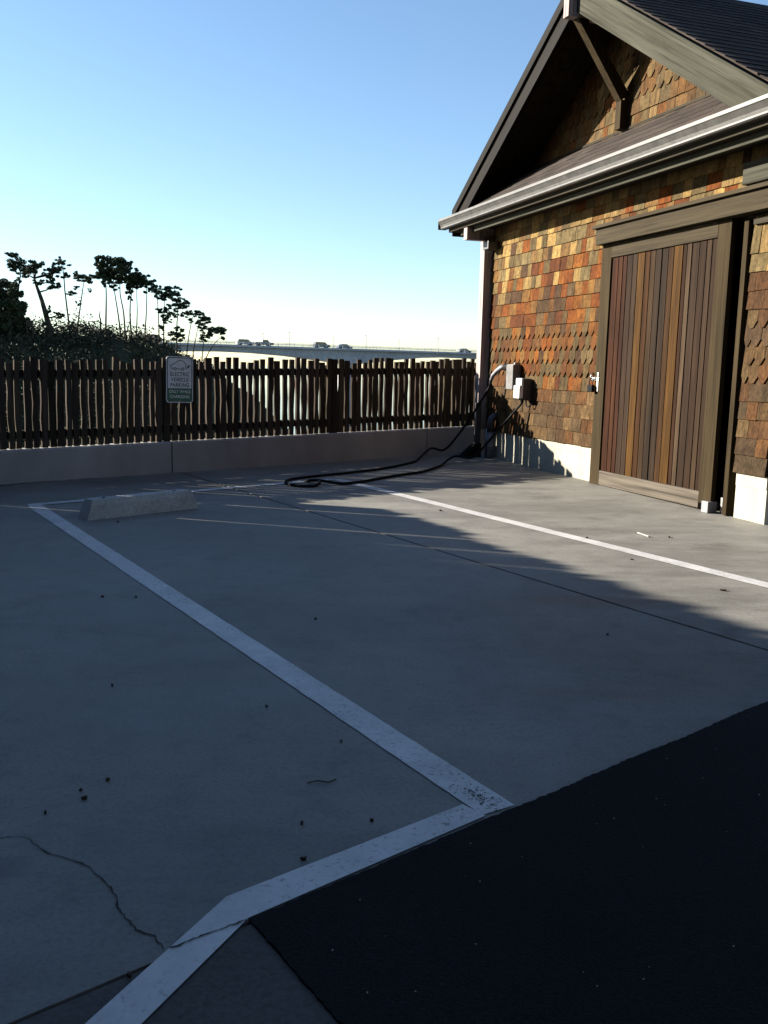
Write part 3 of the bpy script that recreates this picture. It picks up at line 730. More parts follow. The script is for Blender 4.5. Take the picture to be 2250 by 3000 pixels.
# ================================================================ CHARGER, PIPE, DOWNSPOUT
def Bw(u, n, z): p = WB + WU * u + WN * n; return Vector((p.x, p.y, z))
evm = empty('electric_meter_box', Bw(2.66, 0.03, 0.93), BROT)
tag(evm, 'grey metal electrical box behind the charger on the shingle wall', 'electrical box')
MB().box((-.075, -.002, .0), (.075, .085, .27)).build('enclosure', MT['greymetal'], evm, bevel=.006)
MB().box((-.080, .0855, .005), (.080, .094, .265)).build('cover', MT['greymetal'], evm, bevel=.003)
MB().box((-.012, -.002, .2705), (.012, .04, .29)).build('latch', MT['steel'], evm)
ev = empty('charging_station', Bw(2.36, 0.03, 0.83), BROT)
tag(ev, 'wall mounted electric vehicle charger with white front and long black cable', 'vehicle charger')
MB().box((-.062, -.002, .0), (.070, .100, .225)).build('housing', MT['darkplastic'], ev, bevel=.012)
fr = MB(); fr.box((-.060, .1005, .02), (.072, .150, .155)); o = fr.build('front_cover', MT['whiteplastic'], ev, bevel=.012)
MB().box((-.060, .1005, .158), (.072, .128, .228)).build('top_cover', MT['whiteplastic'], ev, bevel=.012)
MB().tube([(.045, .06, .0), (.045, .06, -.035)], .016, 10).build('cable_gland', MT['black'], ev)
MB().tube([(-.03, .05, .0), (-.03, .05, -.03), (-.05, .05, -.06), (-.09, .045, -.06), (-.115, .03, -.03), (-.11, .01, .0)], .008, 8).build('supply_loop', MT['black'], ev, smooth=True)
# holster and connector handle on the left of the box
hol = Bw(2.845, 0.09, 1.165)
def dv(p): # world point to charger local
    d = Vector(p) - Bw(2.36, .03, .83); return Vector((d.dot(WU), d.dot(WN), d.z))
MB().tube([dv(Bw(2.755, .075, 1.165)), dv(Bw(2.84, .085, 1.170))], [.036, .040], 12).build('holster', MT['black'], ev, smooth=False)
hs = [Bw(2.84, .085, 1.170), Bw(2.90, .105, 1.165), Bw(2.97, .125, 1.125), Bw(3.03, .145, 1.075), Bw(3.055, .155, 1.02)]
MB().tube([dv(p) for p in hs], [.030, .029, .026, .023, .018], 12).build('connector_handle', MT['pvc'], ev, smooth=True)
MB().tube([dv(Bw(3.055, .155, 1.02)), dv(Bw(3.06, .16, .96))], [.019, .014], 10).build('strain_relief', MT['black'], ev, smooth=True)
# charging cable: from the connector, over the ground in a loop, back to the charger
def gp(px, py, h=0.013): p = G(px, py); return Vector((p.x, p.y, gz(p.x, p.y) + h))
a0 = Bw(3.06, .16, .96); b0 = Bw(2.405, .09, .795)
ground_out = [gp(1215, 1356), gp(1150, 1371), gp(1080, 1382), gp(1000, 1391), gp(930, 1398), gp(870, 1405), gp(845, 1410), gp(837, 1417), gp(848, 1423)]
cable = [a0]
m1 = gp(1260, 1340, .10); 
for k_, zz in ((.25, .62), (.5, .37), (.75, .18)):
    q = a0.lerp(m1, k_); q.z = zz + 0.05; cable.append(q)
cable += [m1] + ground_out + [gp(880, 1428), gp(920, 1428), gp(937, 1423, .03), gp(925, 1416, .03), gp(896, 1414, .014), gp(930, 1418, .035), gp(1000, 1421), gp(1060, 1415), gp(1120, 1404), gp(1180, 1394), gp(1240, 1385), gp(1290, 1368)]
m2 = gp(1330, 1353, .06); cable.append(m2)
for k_, zz in ((.3, .20), (.55, .40), (.8, .62)):
    q = m2.lerp(b0, k_); q.z = zz; cable.append(q)
cable.append(b0)
def smooth_path(pts, n=5):
    out = []
    for i in range(len(pts) - 1):
        p0 = pts[max(i - 1, 0)]; p1 = pts[i]; p2 = pts[i + 1]; p3 = pts[min(i + 2, len(pts) - 1)]
        for k in range(n):
            t = k / n; out.append(0.5 * ((2 * p1) + (p2 - p0) * t + (2 * p0 - 5 * p1 + 4 * p2 - p3) * t * t + (3 * p1 - p0 - 3 * p2 + p3) * t ** 3))
    out.append(pts[-1]); return out
cp = smooth_path(cable, 6)
for p in cp:
    zmin = gz(p.x, p.y) + .013
    if p.z < zmin: p.z = zmin
MB().tube([dv(p) for p in cp], .0125, 8).build('cable', MT['black'], ev, smooth=True)

pipe = empty('standpipe', Bw(3.16, .085, wgz(3.16, .085)), BROT)
tag(pipe, 'grey plastic standpipe with couplings at the foot of the corner post', 'pipe')
MB().tube([(0, 0, -.02), (0, 0, .34)], .036, 14).build('riser', MT['pvc'], pipe, smooth=True)
MB().tube([(0, 0, .13), (0, 0, .135), (0, 0, .215), (0, 0, .22)], [.036, .046, .046, .036], 14).build('coupling', MT['pvc'], pipe, smooth=False)
MB().tube([(0, 0, .30), (0, 0, .40), (0, -.01, .45), (0, -.045, .475), (0, -.084, .478)], [.044, .044, .043, .042, .042], 14).build('elbow', MT['darkplastic'], pipe, smooth=True)
MB().tube([(.065, .02, -.02), (.065, .02, .34)], .011, 8).build('conduit', MT['steel'], pipe, smooth=True)
dsp = empty('downspout', Bw(3.37, .17, wgz(3.37, .17)), BROT)
tag(dsp, 'black downspout with flared boot beside the corner post', 'downspout')
MB().box((-.035, -.045, .05), (.035, .015, .62)).build('leader', MT['darkplastic'], dsp, bevel=.008)
MB().hexa([(-.055, -.05, 0), (.055, -.05, 0), (.060, .19, 0), (-.060, .19, 0), (-.045, -.05, .16), (.045, -.05, .16), (.045, .03, .15), (-.045, .03, .15)]).build('boot', MT['black'], dsp)

# ================================================================ SIGN ON THE FENCE
sgs = 1.555; sgz = 0.755
sw_, sh_ = 0.276, 0.442
sg = empty('parking_sign', FW(sgs, .058, sgz), FROT); sg.rotation_euler = (0, rad(0.8), FROT)
tag(sg, 'white and green electric vehicle parking sign hung on the picket fence', 'sign')
def rrect(w_, h_, r_, x0=0, z0=0, k=5):
    pts = []
    for cx_, cz_, a in ((x0 + w_ - r_, z0 + r_, -90), (x0 + w_ - r_, z0 + h_ - r_, 0), (x0 + r_, z0 + h_ - r_, 90), (x0 + r_, z0 + r_, 180)):
        for i in range(k + 1):
            an_ = rad(a + 90 * i / k); pts.append((cx_ + r_ * math.cos(an_), cz_ + r_ * math.sin(an_)))
    return pts
MB().prism(rrect(sw_, sh_, .028), 'y', 0, -.0035).build('plate', MT['signwhite'], sg)
def plate2(name, outer, inner, mat, y):   # ring between two outlines
    k = len(outer); vs = [(x, y, z) for x, z in outer] + [(x, y, z) for x, z in inner]
    return obj(name, vs, [(i, (i + 1) % k, k + (i + 1) % k, k + i) for i in range(k)], mat, sg)
plate2('border', rrect(sw_ - .018, sh_ - .018, .024, .009, .009), rrect(sw_ - .034, sh_ - .034, .018, .017, .017), MT['signink'], -.0045)
gp_ = [(x, z) for x, z in rrect(sw_ - .0345, .16, .018, .01725, .01725)]
gpts = [(x, min(z, .1385)) for x, z in gp_]
obj('green_panel', [(x, -.0043, z) for x, z in gpts], [tuple(range(len(gpts)))], MT['signgreen'], sg)
def text(body, x, z, size, mat, name='lettering', sx=1.0):
    cu = bpy.data.curves.new(name, 'FONT'); cu.body = body; cu.size = size; cu.align_x = 'CENTER'; cu.align_y = 'BOTTOM_BASELINE'; cu.offset = size * 0.018; cu.space_character = 1.12
    tmp = bpy.data.objects.new(name, cu); COL.objects.link(tmp)
    dg = bpy.context.evaluated_depsgraph_get(); me = bpy.data.meshes.new_from_object(tmp.evaluated_get(dg))
    bpy.data.objects.remove(tmp); bpy.data.curves.remove(cu)
    me.transform(Matrix.Translation((x, -.0052, z)) @ Matrix.Rotation(rad(90), 4, 'X') @ Matrix.Diagonal((sx, 1, 1, 1)))
    me.materials.clear(); me.materials.append(mat); return link(name, me, mat, sg)
mx = sw_ / 2
text('ELECTRIC', mx, .2555, .052, MT['signink'], sx=.80)
text('VEHICLE', mx, .2035, .052, MT['signink'], sx=.82)
text('PARKING', mx, .1530, .052, MT['signink'], sx=.82)
text('ONLY WHILE', mx, .0930, .042, MT['signwhite'], sx=.80)
text('CHARGING', mx, .0450, .042, MT['signwhite'], sx=.86)
# car-with-plug pictogram, from strokes
def stroke(pts, wd, closed=False, name='pictogram'):
    pts = [Vector((p[0], 0, p[1])) for p in pts]; n = len(pts); vs = []
    for i in range(n):
        d = (pts[(i + 1) % n] - pts[i - 1]) if closed else (pts[min(i + 1, n - 1)] - pts[max(i - 1, 0)])
        d.normalize(); nn = Vector((-d.z, 0, d.x)); 
        for s_ in (1, -1): vs.append((pts[i].x + nn.x * wd / 2 * s_, -.0052, pts[i].z + nn.z * wd / 2 * s_))
    return vs, [(2 * i, 2 * i + 1, (2 * i + 3) % (2 * n), (2 * i + 2) % (2 * n)) for i in range(n if closed else n - 1)]
pic = MB()
def P_(x, y): return ((x - 240) / 1060 * sw_, sh_ - (y - 210) / 1775 * sh_)
body = [P_(*q) for q in [(520, 680), (450, 670), (410, 620), (420, 565), (460, 540), (560, 490), (660, 410), (740, 365), (830, 360), (920, 400), (985, 480), (1010, 570), (995, 650), (1020, 670), (1060, 640), (1090, 610)]]
pic.add(*stroke(body, .0068)); pic.add(*stroke([P_(630, 690), P_(840, 690)], .0068))
for wx in (580, 892):
    cx_, cz_ = P_(wx, 690); pic.add(*stroke([(cx_ + .0115 * math.cos(a * math.pi / 8), cz_ + .0115 * math.sin(a * math.pi / 8)) for a in range(16)], .0068, True))
a_, b_ = P_(1090, 610), P_(1135, 560); dx, dz = b_[0] - a_[0], b_[1] - a_[1]
pic.add([(a_[0] - .008, -.0052, a_[1] + .004), (a_[0] + .006, -.0052, a_[1] - .008), (b_[0] + .008, -.0052, b_[1] - .006), (b_[0] - .006, -.0052, b_[1] + .008)], [(0, 1, 2, 3)])
for k_ in (-1, 1):
    q = Vector((b_[0] + k_ * .004, 0, b_[1] - k_ * .004)); pic.add(*stroke([(q.x, q.z), (q.x + .010, q.z + .012)], .003))
pic.build('pictogram', MT['signink'], sg)
for zz in (.018, sh_ - .012):
    MB().tube([(sw_ / 2, -.0036, zz), (sw_ / 2, -.008, zz)], .006, 8).build('bolt', MT['steel'], sg)

# ================================================================ WHEEL STOP
w0, w1 = G(256, 1526), G(583, 1489); wd_ = (w1 - w0); wl_ = wd_.length; wa = math.atan2(wd_.y, wd_.x)
ws = empty('wheel_stop', w0, wa); tag(ws, 'grey concrete wheel stop at the head of the parking stall', 'wheel stop')
mb = MB()
zf = lambda x: (gz(w0.x + math.cos(wa) * x, w0.y + math.sin(wa) * x) - w0.z)
hgt = .135
b0_, b1_ = 0.0, .165
k = 14; vs = []
for i in range(k + 1):
    f_ = i / k; x = wl_ * f_
    e = 0.05
    xt = e + (wl_ - 2 * e) * f_
    for (n, z, xx) in ((b0_, -.004, x), (b0_ + .012, hgt * .72, x * .3 + xt * .7), (b0_ + .028, hgt, xt), (b1_ - .028, hgt, xt), (b1_ - .012, hgt * .72, x * .3 + xt * .7), (b1_, -.004, x)):
        vs.append((xx, n, z + zf(x) + rnd.uniform(-.0015, .0015)))
fs = [(i * 6 + q, (i + 1) * 6 + q, (i + 1) * 6 + (q + 1) % 6, i * 6 + (q + 1) % 6) for i in range(k) for q in range(6)] + [tuple(range(5, -1, -1)), tuple(range(k * 6, k * 6 + 6))]
obj('block', vs, fs, MT['stopcon'], ws)
for x in (.16, wl_ - .16):
    MB().tube([(x, .0825, hgt + zf(x) - .004), (x, .0825, hgt + zf(x) + .004)], .012, 10).build('anchor_pin', MT['leaf'], ws)

# ================================================================ LITTER
def leaf_bit(px, py, sz, seed):
    r = random.Random(seed); p = G(px, py); vs = []
    k = 7
    for i in range(k):
        a = 2 * math.pi * i / k; rr = sz * r.uniform(.5, 1.0); vs.append((math.cos(a) * rr, math.sin(a) * rr * .6, .004 + r.uniform(0, .006)))
    vs += [(x * .8, y * .8, .001) for x, y, z in vs]
    fs = [tuple(range(k)), tuple(range(2 * k - 1, k - 1, -1))] + [(i, k + i, k + (i + 1) % k, (i + 1) % k) for i in range(k)]
    o = obj('dead_leaf', vs, fs, MT['leaf'], loc=p); o.rotation_euler = (0, 0, r.uniform(0, 6))
    tag(o, 'small dark scrap of dead leaf lying on the concrete', 'leaf', 'leaf scraps scattered over the pavement')
for i, (px, py, sz) in enumerate([(247, 2342, .012), (316, 2288, .009), (236, 2317, .007), (133, 2385, .008), (885, 2415, .009), (1000, 2175, .009), (328, 2010, .008), (300, 1749, .018), (398, 1750, .012), (925, 1815, .012), (780, 2072, .008),
                                  (2120, 1731, .022), (1850, 1640, .012), (1960, 1575, .015), (1720, 1577, .012), (1290, 1497, .02), (1780, 1861, .010), (381, 2862, .008), (888, 2520, .010), (345, 1530, .016), (1090, 2408, .007)]):
    leaf_bit(px, py, sz, 40 + i)
tw = MB().tube([G(900, 2298, .004), G(930, 2294, .007), G(962, 2296, .004), G(985, 2288, .005)], .0018, 6).build('twig', MT['leaf']); tag(tw, 'thin curved twig lying on the shaded concrete', 'twig')
tw = MB().tube([G(1868, 1563, .006), G(1880, 1568, .008), G(1900, 1574, .006)], .004, 6).build('wood_sliver', MT['grit']); tag(tw, 'pale sliver of wood on the sunlit concrete before the door', 'wood sliver')
mb = MB(); r = random.Random(77)
for i in range(170):
    p = K0 + ED * r.uniform(.05, 3.0) - EP * r.uniform(.05, 1.6)
    q = p - K0
    if q.dot(Vector((-KD.y, KD.x, 0))) < 0.02: continue
    s_ = r.uniform(.0005, .0015); z = gz(p.x, p.y) + .006
    mb.box((p.x - s_, p.y - s_, z - .001), (p.x + s_ * r.uniform(.6, 1.4), p.y + s_, z + s_))
o = mb.build('grit', MT['grit']); tag(o, 'specks of pale grit on the black asphalt', 'grit', kind='stuff')

# ================================================================ RIVER MOUTH: BRIDGE, CARS, LAMPS
BL, BR_ = at(529, 1004, 232), at(1410, 1034, 278)
bd = (BR_ - BL); bd2 = Vector((bd.x, bd.y, 0)); BLEN = bd2.length; bd2.normalize(); bn = Vector((-bd2.y, bd2.x, 0)); bslope = bd.z / BLEN
brot = math.atan2(bd2.y, bd2.x)
bridge = empty('bridge', (BL.x, BL.y, 0), brot); tag(bridge, 'grey concrete girder bridge spanning the river beyond the fence', 'bridge')
bz = lambda x: BL.z + bslope * x
knots = [(-60, 2.4), (-25, 2.35), (0, 2.1), (13, 1.8), (22, 1.95), (32, 2.5), (41, 3.4), (48, 4.1), (53, 4.1), (62, 2.95), (72, 2.0), (82, 1.6), (95, 1.7), (110, 2.6), (125, 4.0), (160, 3.0)]
def gd(x):
    for (a, da), (b2, db) in zip(knots[:-1], knots[1:]):
        if a <= x <= b2:
            t_ = (x - a) / (b2 - a); return da + (db - da) * t_
    return 2.4
xs = [-60 + 2 * i for i in range(111)]
vs = []
for x in xs:
    z = bz(x); d_ = gd(x)
    for n, zz in ((1.2, z - .55), (1.6, z - d_), (9.4, z - d_), (9.8, z - .55)): vs.append((x, n, zz))
fs = [(i * 4 + q, (i + 1) * 4 + q, (i + 1) * 4 + (q + 1) % 4, i * 4 + (q + 1) % 4) for i in range(len(xs) - 1) for q in range(4)] + [(3, 2, 1, 0), tuple(len(xs) * 4 - 4 + q for q in range(4))]
obj('girder', vs, fs, MT['bridgecon'], bridge)
vs = []
for x in (xs[0], xs[-1]):
    z = bz(x)
    for n, zz in ((0, z - .545), (11, z - .545), (11, z + .0), (10.7, z + .0), (10.7, z - .25), (.3, z - .25), (.3, z), (0, z)): vs.append((x, n, zz))
obj('deck', vs, [tuple(range(7, -1, -1)), tuple(range(8, 16))] + [(q, 8 + q, 8 + (q + 1) % 8, (q + 1) % 8) for q in range(8)], MT['bridgecon'], bridge)
for x in (50.5, -70 + 15, 128):
    MB().hexa([(x - 2.2, 2, -16), (x + 2.2, 2, -16), (x + 2.2, 9, -16), (x - 2.2, 9, -16), (x - 1.6, 2, bz(x) - 2.5), (x + 1.6, 2, bz(x) - 2.5), (x + 1.6, 9, bz(x) - 2.5), (x - 1.6, 9, bz(x) - 2.5)]).build('pier', MT['bridgecon'], bridge)
for n in (.15, 10.85):
    mb = MB(); p = []
    for zz in (.78, .42):
        q0, q1 = xs[0], xs[-1]
        mb.hexa([(q0, n - .05, bz(q0) + zz - .05), (q1, n - .05, bz(q1) + zz - .05), (q1, n + .05, bz(q1) + zz - .05), (q0, n + .05, bz(q0) + zz - .05), (q0, n - .05, bz(q0) + zz + .05), (q1, n - .05, bz(q1) + zz + .05), (q1, n + .05, bz(q1) + zz + .05), (q0, n + .05, bz(q0) + zz + .05)])
    x = xs[0]
    while x < xs[-1]:
        mb.box((x - .05, n - .04, bz(x)), (x + .05, n + .04, bz(x) + .8)); x += 2.4
    mb.build('railing', MT['bridgesteel'], bridge)
def bridge_x(px):   # where along the near edge of the deck a sight line falls
    d = ray(px, 1010); n_ = Vector((bn.x, bn.y, 0)); t_ = n_.dot(BL - CAM) / n_.dot(d); p = CAM + d * t_; return (p - BL).dot(bd2)
for i, (px, top, far) in enumerate([(797, 978, 1), (850, 974, 0), (1009, 988, 1), (1075, 984, 0), (1208, 997, 1), (1286, 992, 0), (1397, 1006, 1)]):
    n_ = 10.6 if far else .45; x = bridge_x(px) + (2.0 if far else 0); p = BL + bd2 * x + bn * n_; z0 = bz(x) - .25
    dep = (p - CAM).dot(CF); hz = at(px, top, dep).z
    lp = empty('street_lamp', (p.x, p.y, z0), brot)
    tag(lp, 'thin street lamp on the far side of the bridge' if far else 'thin street lamp on the near side of the bridge', 'street lamp', 'lamps on the far side of the bridge' if far else 'lamps on the near side of the bridge')
    MB().tube([(0, 0, 0), (0, 0, hz - z0)], [.10, .06], 6).build('pole', MT['bridgesteel'], lp)
    MB().box((-.55, -.10, hz - z0 - .02), (.10, .10, hz - z0 + .10)).build('lamp_head', MT['bridgesteel'], lp)
def car(px, kind, mat, label):
    x = bridge_x(px); p = BL + bd2 * x + bn * 3.2; z0 = bz(x) - .25
    c = empty('car', (p.x, p.y, z0), brot); tag(c, label, 'car')
    if kind == 'suv': prof_ = [(-2.3, .4), (2.3, .4), (2.35, .95), (1.5, 1.12), (.75, 1.75), (-1.95, 1.78), (-2.3, 1.1)]; win = [(.65, 1.12), (.30, 1.65), (-1.75, 1.65), (-1.95, 1.12)]
    elif kind == 'truck': prof_ = [(-2.7, .45), (2.6, .45), (2.65, 1.05), (1.5, 1.18), (.85, 1.82), (-.55, 1.82), (-.75, 1.20), (-2.7, 1.18)]; win = [(.95, 1.2), (.6, 1.7), (-.4, 1.7), (-.55, 1.2)]
    else: prof_ = [(-2.2, .35), (2.2, .35), (2.2, .78), (1.25, .95), (.45, 1.45), (-.95, 1.46), (-1.75, 1.0), (-2.2, .92)]; win = [(.85, .97), (.35, 1.37), (-.85, 1.37), (-1.45, .99)]
    MB().prism(prof_, 'y', -.85, .85).build('body', mat, c, bevel=.08)
    for y0, y1 in ((-.862, -.852), (.852, .862)): MB().prism(win, 'y', y0, y1).build('window', MT['glass'], c)
    for wx in (-1.4, 1.4):
        for y in (-.88, .62):
            MB().prism([(wx + .34 * math.cos(a * math.pi / 6), .34 + .34 * math.sin(a * math.pi / 6)) for a in range(12)], 'y', y, y + .26).build('wheel', MT['black'], c)
car(730, 'suv', MT['carpaint'][1], 'pale sport utility vehicle crossing the bridge nearest the pines')
car(786, 'truck', MT['carpaint'][0], 'silver pickup truck crossing the bridge beside a lamp')
car(957, 'suv', MT['carpaint'][2], 'dark tall vehicle crossing the bridge above its deepest girder')
car(1025, 'sedan', MT['carpaint'][3], 'dark rounded sedan crossing the bridge between two lamps')
car(1378, 'sedan', MT['carpaint'][0], 'grey sedan on the bridge close to the shingled building')

# ================================================================ HILL WITH PINES
def sil(px):   # height of the brush line, in pixels of the photograph
    kn = [(-900, 820), (-400, 880), (-60, 930), (60, 955), (150, 962), (250, 972), (330, 975), (420, 985), (480, 1000), (540, 1030), (600, 1062), (660, 1090), (760, 1160), (900, 1300)]
    for (a, ya), (b2, yb) in zip(kn[:-1], kn[1:]):
        if a <= px <= b2: return ya + (yb - ya) * (px - a) / (b2 - a)
    return 1300
vs = []; cols = [-900 + 40 * i for i in range(46)]; deps = [70, 78, 86, 94, 100, 106, 114, 124, 140]
for j, D in enumerate(deps):
    for px in cols:
        y = sil(px)
        top = at(px, y + 22, 100).z
        f_ = {70: 0.0, 78: .28, 86: .58, 94: .85, 100: 1.0, 106: 1.0, 114: .9, 124: .7, 140: .2}[D]
        p = at(px, y, D); z = -15 + (top + 15) * f_ + rnd.uniform(-.3, .3) * (0 < f_)
        vs.append((p.x, p.y, z))
nc = len(cols)
fs = [(j * nc + i, j * nc + i + 1, (j + 1) * nc + i + 1, (j + 1) * nc + i) for j in range(len(deps) - 1) for i in range(nc - 1)]
tag(obj('hillside', vs, fs, MT['hill'], smooth=True), kind='structure')
def leaves(mb, c, rx, ry, rz, n, s0, s1, r, flat=0.5):
    for _ in range(n):
        while True:
            q = Vector((r.uniform(-1, 1), r.uniform(-1, 1), r.uniform(-1, 1)))
            if q.length <= 1 and q.length > .25: break
        p = Vector((c.x + q.x * rx, c.y + q.y * ry, c.z + q.z * rz * (1 if q.z > 0 else flat)))
        a = Vector((r.gauss(0, 1), r.gauss(0, 1), r.gauss(0, .55))).normalized(); b2 = a.orthogonal().normalized()
        b2 = (b2 * math.cos(r.uniform(0, 6.28)) + a.cross(b2) * math.sin(r.uniform(0, 6.28))).normalized()
        s_ = r.uniform(s0, s1); a = a * s_; b2 = b2 * s_ * r.uniform(.35, .75)
        n0 = len(mb.v); mb.v += [tuple(p - a), tuple(p + b2), tuple(p + a), tuple(p - b2)]; mb.f.append((n0, n0 + 1, n0 + 2, n0 + 3)); mb.c.append(None)
# low brush clothing the slope: nobody could count it
r = random.Random(5); mb = MB()
for i in range(820):
    px = r.uniform(-350, 640); D = r.uniform(80, 106); y = sil(px); f_ = 1.0 if D > 100 else (.58 + (D - 86) / 14 * .42 if D > 86 else .58 - (86 - D) / 8 * .3)
    top = at(px, y + 22, 100).z; p = at(px, y, D); z = -15 + (top + 15) * min(1, f_)
    sz = r.choice([.6, .8, 1.0, 1.3, 1.7, 2.3]) * (0.55 if px > 480 else 1)
    if r.random() < .12: z += r.uniform(.4, 1.3) * (0.5 if px > 450 else 1)
    leaves(mb, Vector((p.x, p.y, z - .35 + sz * .30)), sz * 1.3, sz * 1.2, sz * .8, int(120 * sz), .06, .20, r, .6)
o = mb.build('hillside_brush', MT['brush']); tag(o, 'dense coastal brush clothing the bluff below the pines', 'brush', kind='stuff')
PX = lambda D: D / FPX
def pine(trunk, tufts, r0, D, label, seed, name='pine_tree', group=None, limbs=True, dens=1.0, leafs=(.05, .14)):
    r = random.Random(seed); pts = [at(x, y, D + r.uniform(-.4, .4)) for x, y in trunk]
    base = pts[0].copy(); base.z -= 1.2
    t_ = empty(name, base); tag(t_, label, 'tree', group)
    tr = [base] + pts; sp = smooth_path(tr, 4); n = len(sp)
    mb = MB(); mb.tube([p - base for p in sp], [r0 * (1 - .72 * i / (n - 1)) for i in range(n)], 7)
    cr = MB()
    for x, y, rx, ry in tufts:
        c = at(x, y, D + r.uniform(-1, 1) * rx * .03); s_ = PX(D)
        for _ in range(int(5 + rx * .45)):
            an_ = r.uniform(0, 6.28); q_ = math.sqrt(r.random()) * 1.05
            c2 = c + Vector((math.cos(an_) * q_ * rx * s_, r.uniform(-.8, .8) * rx * s_, math.sin(an_) * q_ * ry * 1.25 * s_))
            k_ = r.uniform(.22, .48)
            leaves(cr, c2 - base, rx * s_ * k_, rx * s_ * k_, ry * s_ * k_ * 1.1, int(rx * ry * .27 * dens * k_ / .35) + 14, leafs[0], leafs[1], r, .7)
        if limbs:
            q = min(sp, key=lambda p: (p - c).length + max(0, p.z - c.z) * 1.5)
            mid = q.lerp(c, .55) + Vector((0, 0, -.10)); mb.tube([q - base, mid - base, c - base], [r0 * .26, r0 * .18, r0 * .07], 5)
    mb.build('trunk', MT['bark'], t_, smooth=True)
    if cr.v: cr.build('crown', MT['needles'], t_)
    return t_
pine([(30, 985), (30, 900), (34, 845)], [(20, 860, 34, 26), (-15, 880, 40, 36), (48, 890, 26, 30), (20, 920, 50, 36), (62, 935, 20, 20), (-40, 920, 50, 50), (75, 945, 14, 10), (30, 838, 14, 14)], .22, 98, 'broad dark cypress with dense foliage to the ground', 101, 'cypress_tree', dens=1.5)
pine([(50, 960), (54, 850), (60, 800), (52, 770)], [(50, 762, 28, 18), (38, 780, 17, 11), (64, 790, 20, 10), (75, 803, 12, 8), (50, 822, 9, 7)], .13, 101, 'pine with round tufted crown rising behind the cypress', 102)
pine([(146, 965), (134, 920), (121, 875), (108, 840), (100, 815)], [(98, 786, 24, 14), (80, 800, 16, 10), (112, 776, 13, 10), (112, 828, 14, 9), (152, 800, 20, 13), (165, 788, 14, 10), (160, 838, 20, 9), (150, 822, 12, 8), (168, 922, 16, 8), (143, 905, 8, 9), (130, 935, 10, 16)], .38, 99, 'thick leaning pine with ivy on its twisted trunk', 103)
pine([(203, 960), (196, 900), (190, 850), (186, 800), (178, 765)], [(175, 765, 13, 9), (188, 778, 15, 8), (166, 780, 12, 8), (185, 806, 13, 7), (201, 808, 6, 4), (158, 792, 10, 8)], .12, 100, 'slender straight pine with thin tufted top', 104)
pine([(228, 955), (235, 900), (242, 850), (246, 825)], [(248, 815, 26, 12), (220, 808, 13, 9), (262, 812, 12, 7), (226, 845, 9, 6), (209, 861, 14, 6), (230, 889, 8, 7), (262, 851, 5, 4)], .11, 102, 'slender pine with flat umbrella top and small side tufts', 105)
pine([(294, 972), (295, 940), (291, 925), (294, 912)], [], .13, 99, 'short dead snag of a tree among the brush', 106, 'dead_tree', limbs=False)
pine([(310, 964), (311, 900), (311, 850), (306, 800)], [(302, 770, 20, 16), (296, 810, 18, 16), (318, 790, 22, 22), (290, 757, 10, 6), (312, 826, 16, 10), (300, 790, 16, 18)], .13, 100, 'tall pine at the windward end of the tall grove', 107, dens=1.6)
pine([(352, 968), (346, 920), (338, 870), (332, 830)], [(335, 785, 26, 20), (322, 810, 18, 16), (345, 812, 20, 14), (330, 768, 18, 9), (338, 842, 12, 7)], .12, 101, 'tall pine with curved stem within the grove', 108, dens=1.6)
pine([(366, 968), (362, 915), (352, 860), (352, 820)], [(358, 780, 26, 18), (366, 800, 24, 18), (352, 766, 16, 8), (372, 770, 14, 9), (376, 822, 16, 12)], .12, 99.5, 'tall pine with the highest rounded crown of the grove', 109, dens=1.6)
pine([(384, 972), (381, 920), (383, 875), (390, 840)], [(388, 830, 20, 16), (395, 812, 20, 12), (378, 850, 12, 10), (382, 872, 7, 8), (400, 800, 14, 9)], .12, 100.5, 'dark pine with low branching crown in the grove', 110, dens=1.6)
pine([(368, 985), (378, 950), (384, 920)], [], .07, 98, 'bare leaning pale dead stem before the grove', 111, 'dead_tree', limbs=False)
pine([(400, 976), (402, 910), (400, 850)], [(410, 816, 18, 12), (402, 832, 14, 9), (420, 826, 14, 10)], .10, 101, 'thin pine with straight stem on the lee of the grove', 112, dens=1.6)
pine([(424, 986), (428, 930), (430, 870), (428, 840)], [(432, 822, 18, 12), (424, 838, 14, 9), (442, 832, 9, 8), (430, 850, 10, 7)], .10, 100, 'thin lone pine with small crown beyond the grove', 113, dens=1.6)
pine([(466, 998), (465, 940), (462, 890), (460, 870)], [(460, 855, 15, 14), (452, 842, 9, 8), (470, 868, 10, 8)], .09, 99, 'thin pine with wispy crown on the descending slope', 114)
pine([(480, 1002), (480, 940), (482, 880)], [(484, 852, 24, 9), (478, 868, 18, 9), (494, 845, 12, 6), (474, 912, 16, 9), (482, 930, 12, 6), (476, 960, 10, 7), (490, 940, 14, 6)], .11, 100, 'layered pine with several flat tiers of foliage', 115)
pine([(518, 1036), (518, 960), (522, 900), (520, 860)], [(516, 852, 14, 10), (520, 872, 20, 8), (530, 888, 24, 10), (512, 898, 18, 8), (538, 896, 14, 7), (505, 920, 16, 8), (520, 972, 18, 10), (508, 985, 18, 9), (530, 990, 12, 8)], .10, 98, 'layered pine with drooping tiers down to the brush', 116)
pine([(548, 1030), (554, 980), (562, 940), (568, 920)], [(566, 918, 18, 8), (545, 922, 14, 7), (582, 920, 14, 7), (556, 940, 9, 5)], .08, 99, 'slim curved pine with small flat crown over the bridge', 117)
pine([(566, 1035), (574, 990), (582, 945)], [(590, 930, 18, 8), (600, 942, 18, 9), (588, 952, 14, 8), (608, 934, 10, 6)], .08, 98, 'slim pine with round crown before the bridge girder', 118)
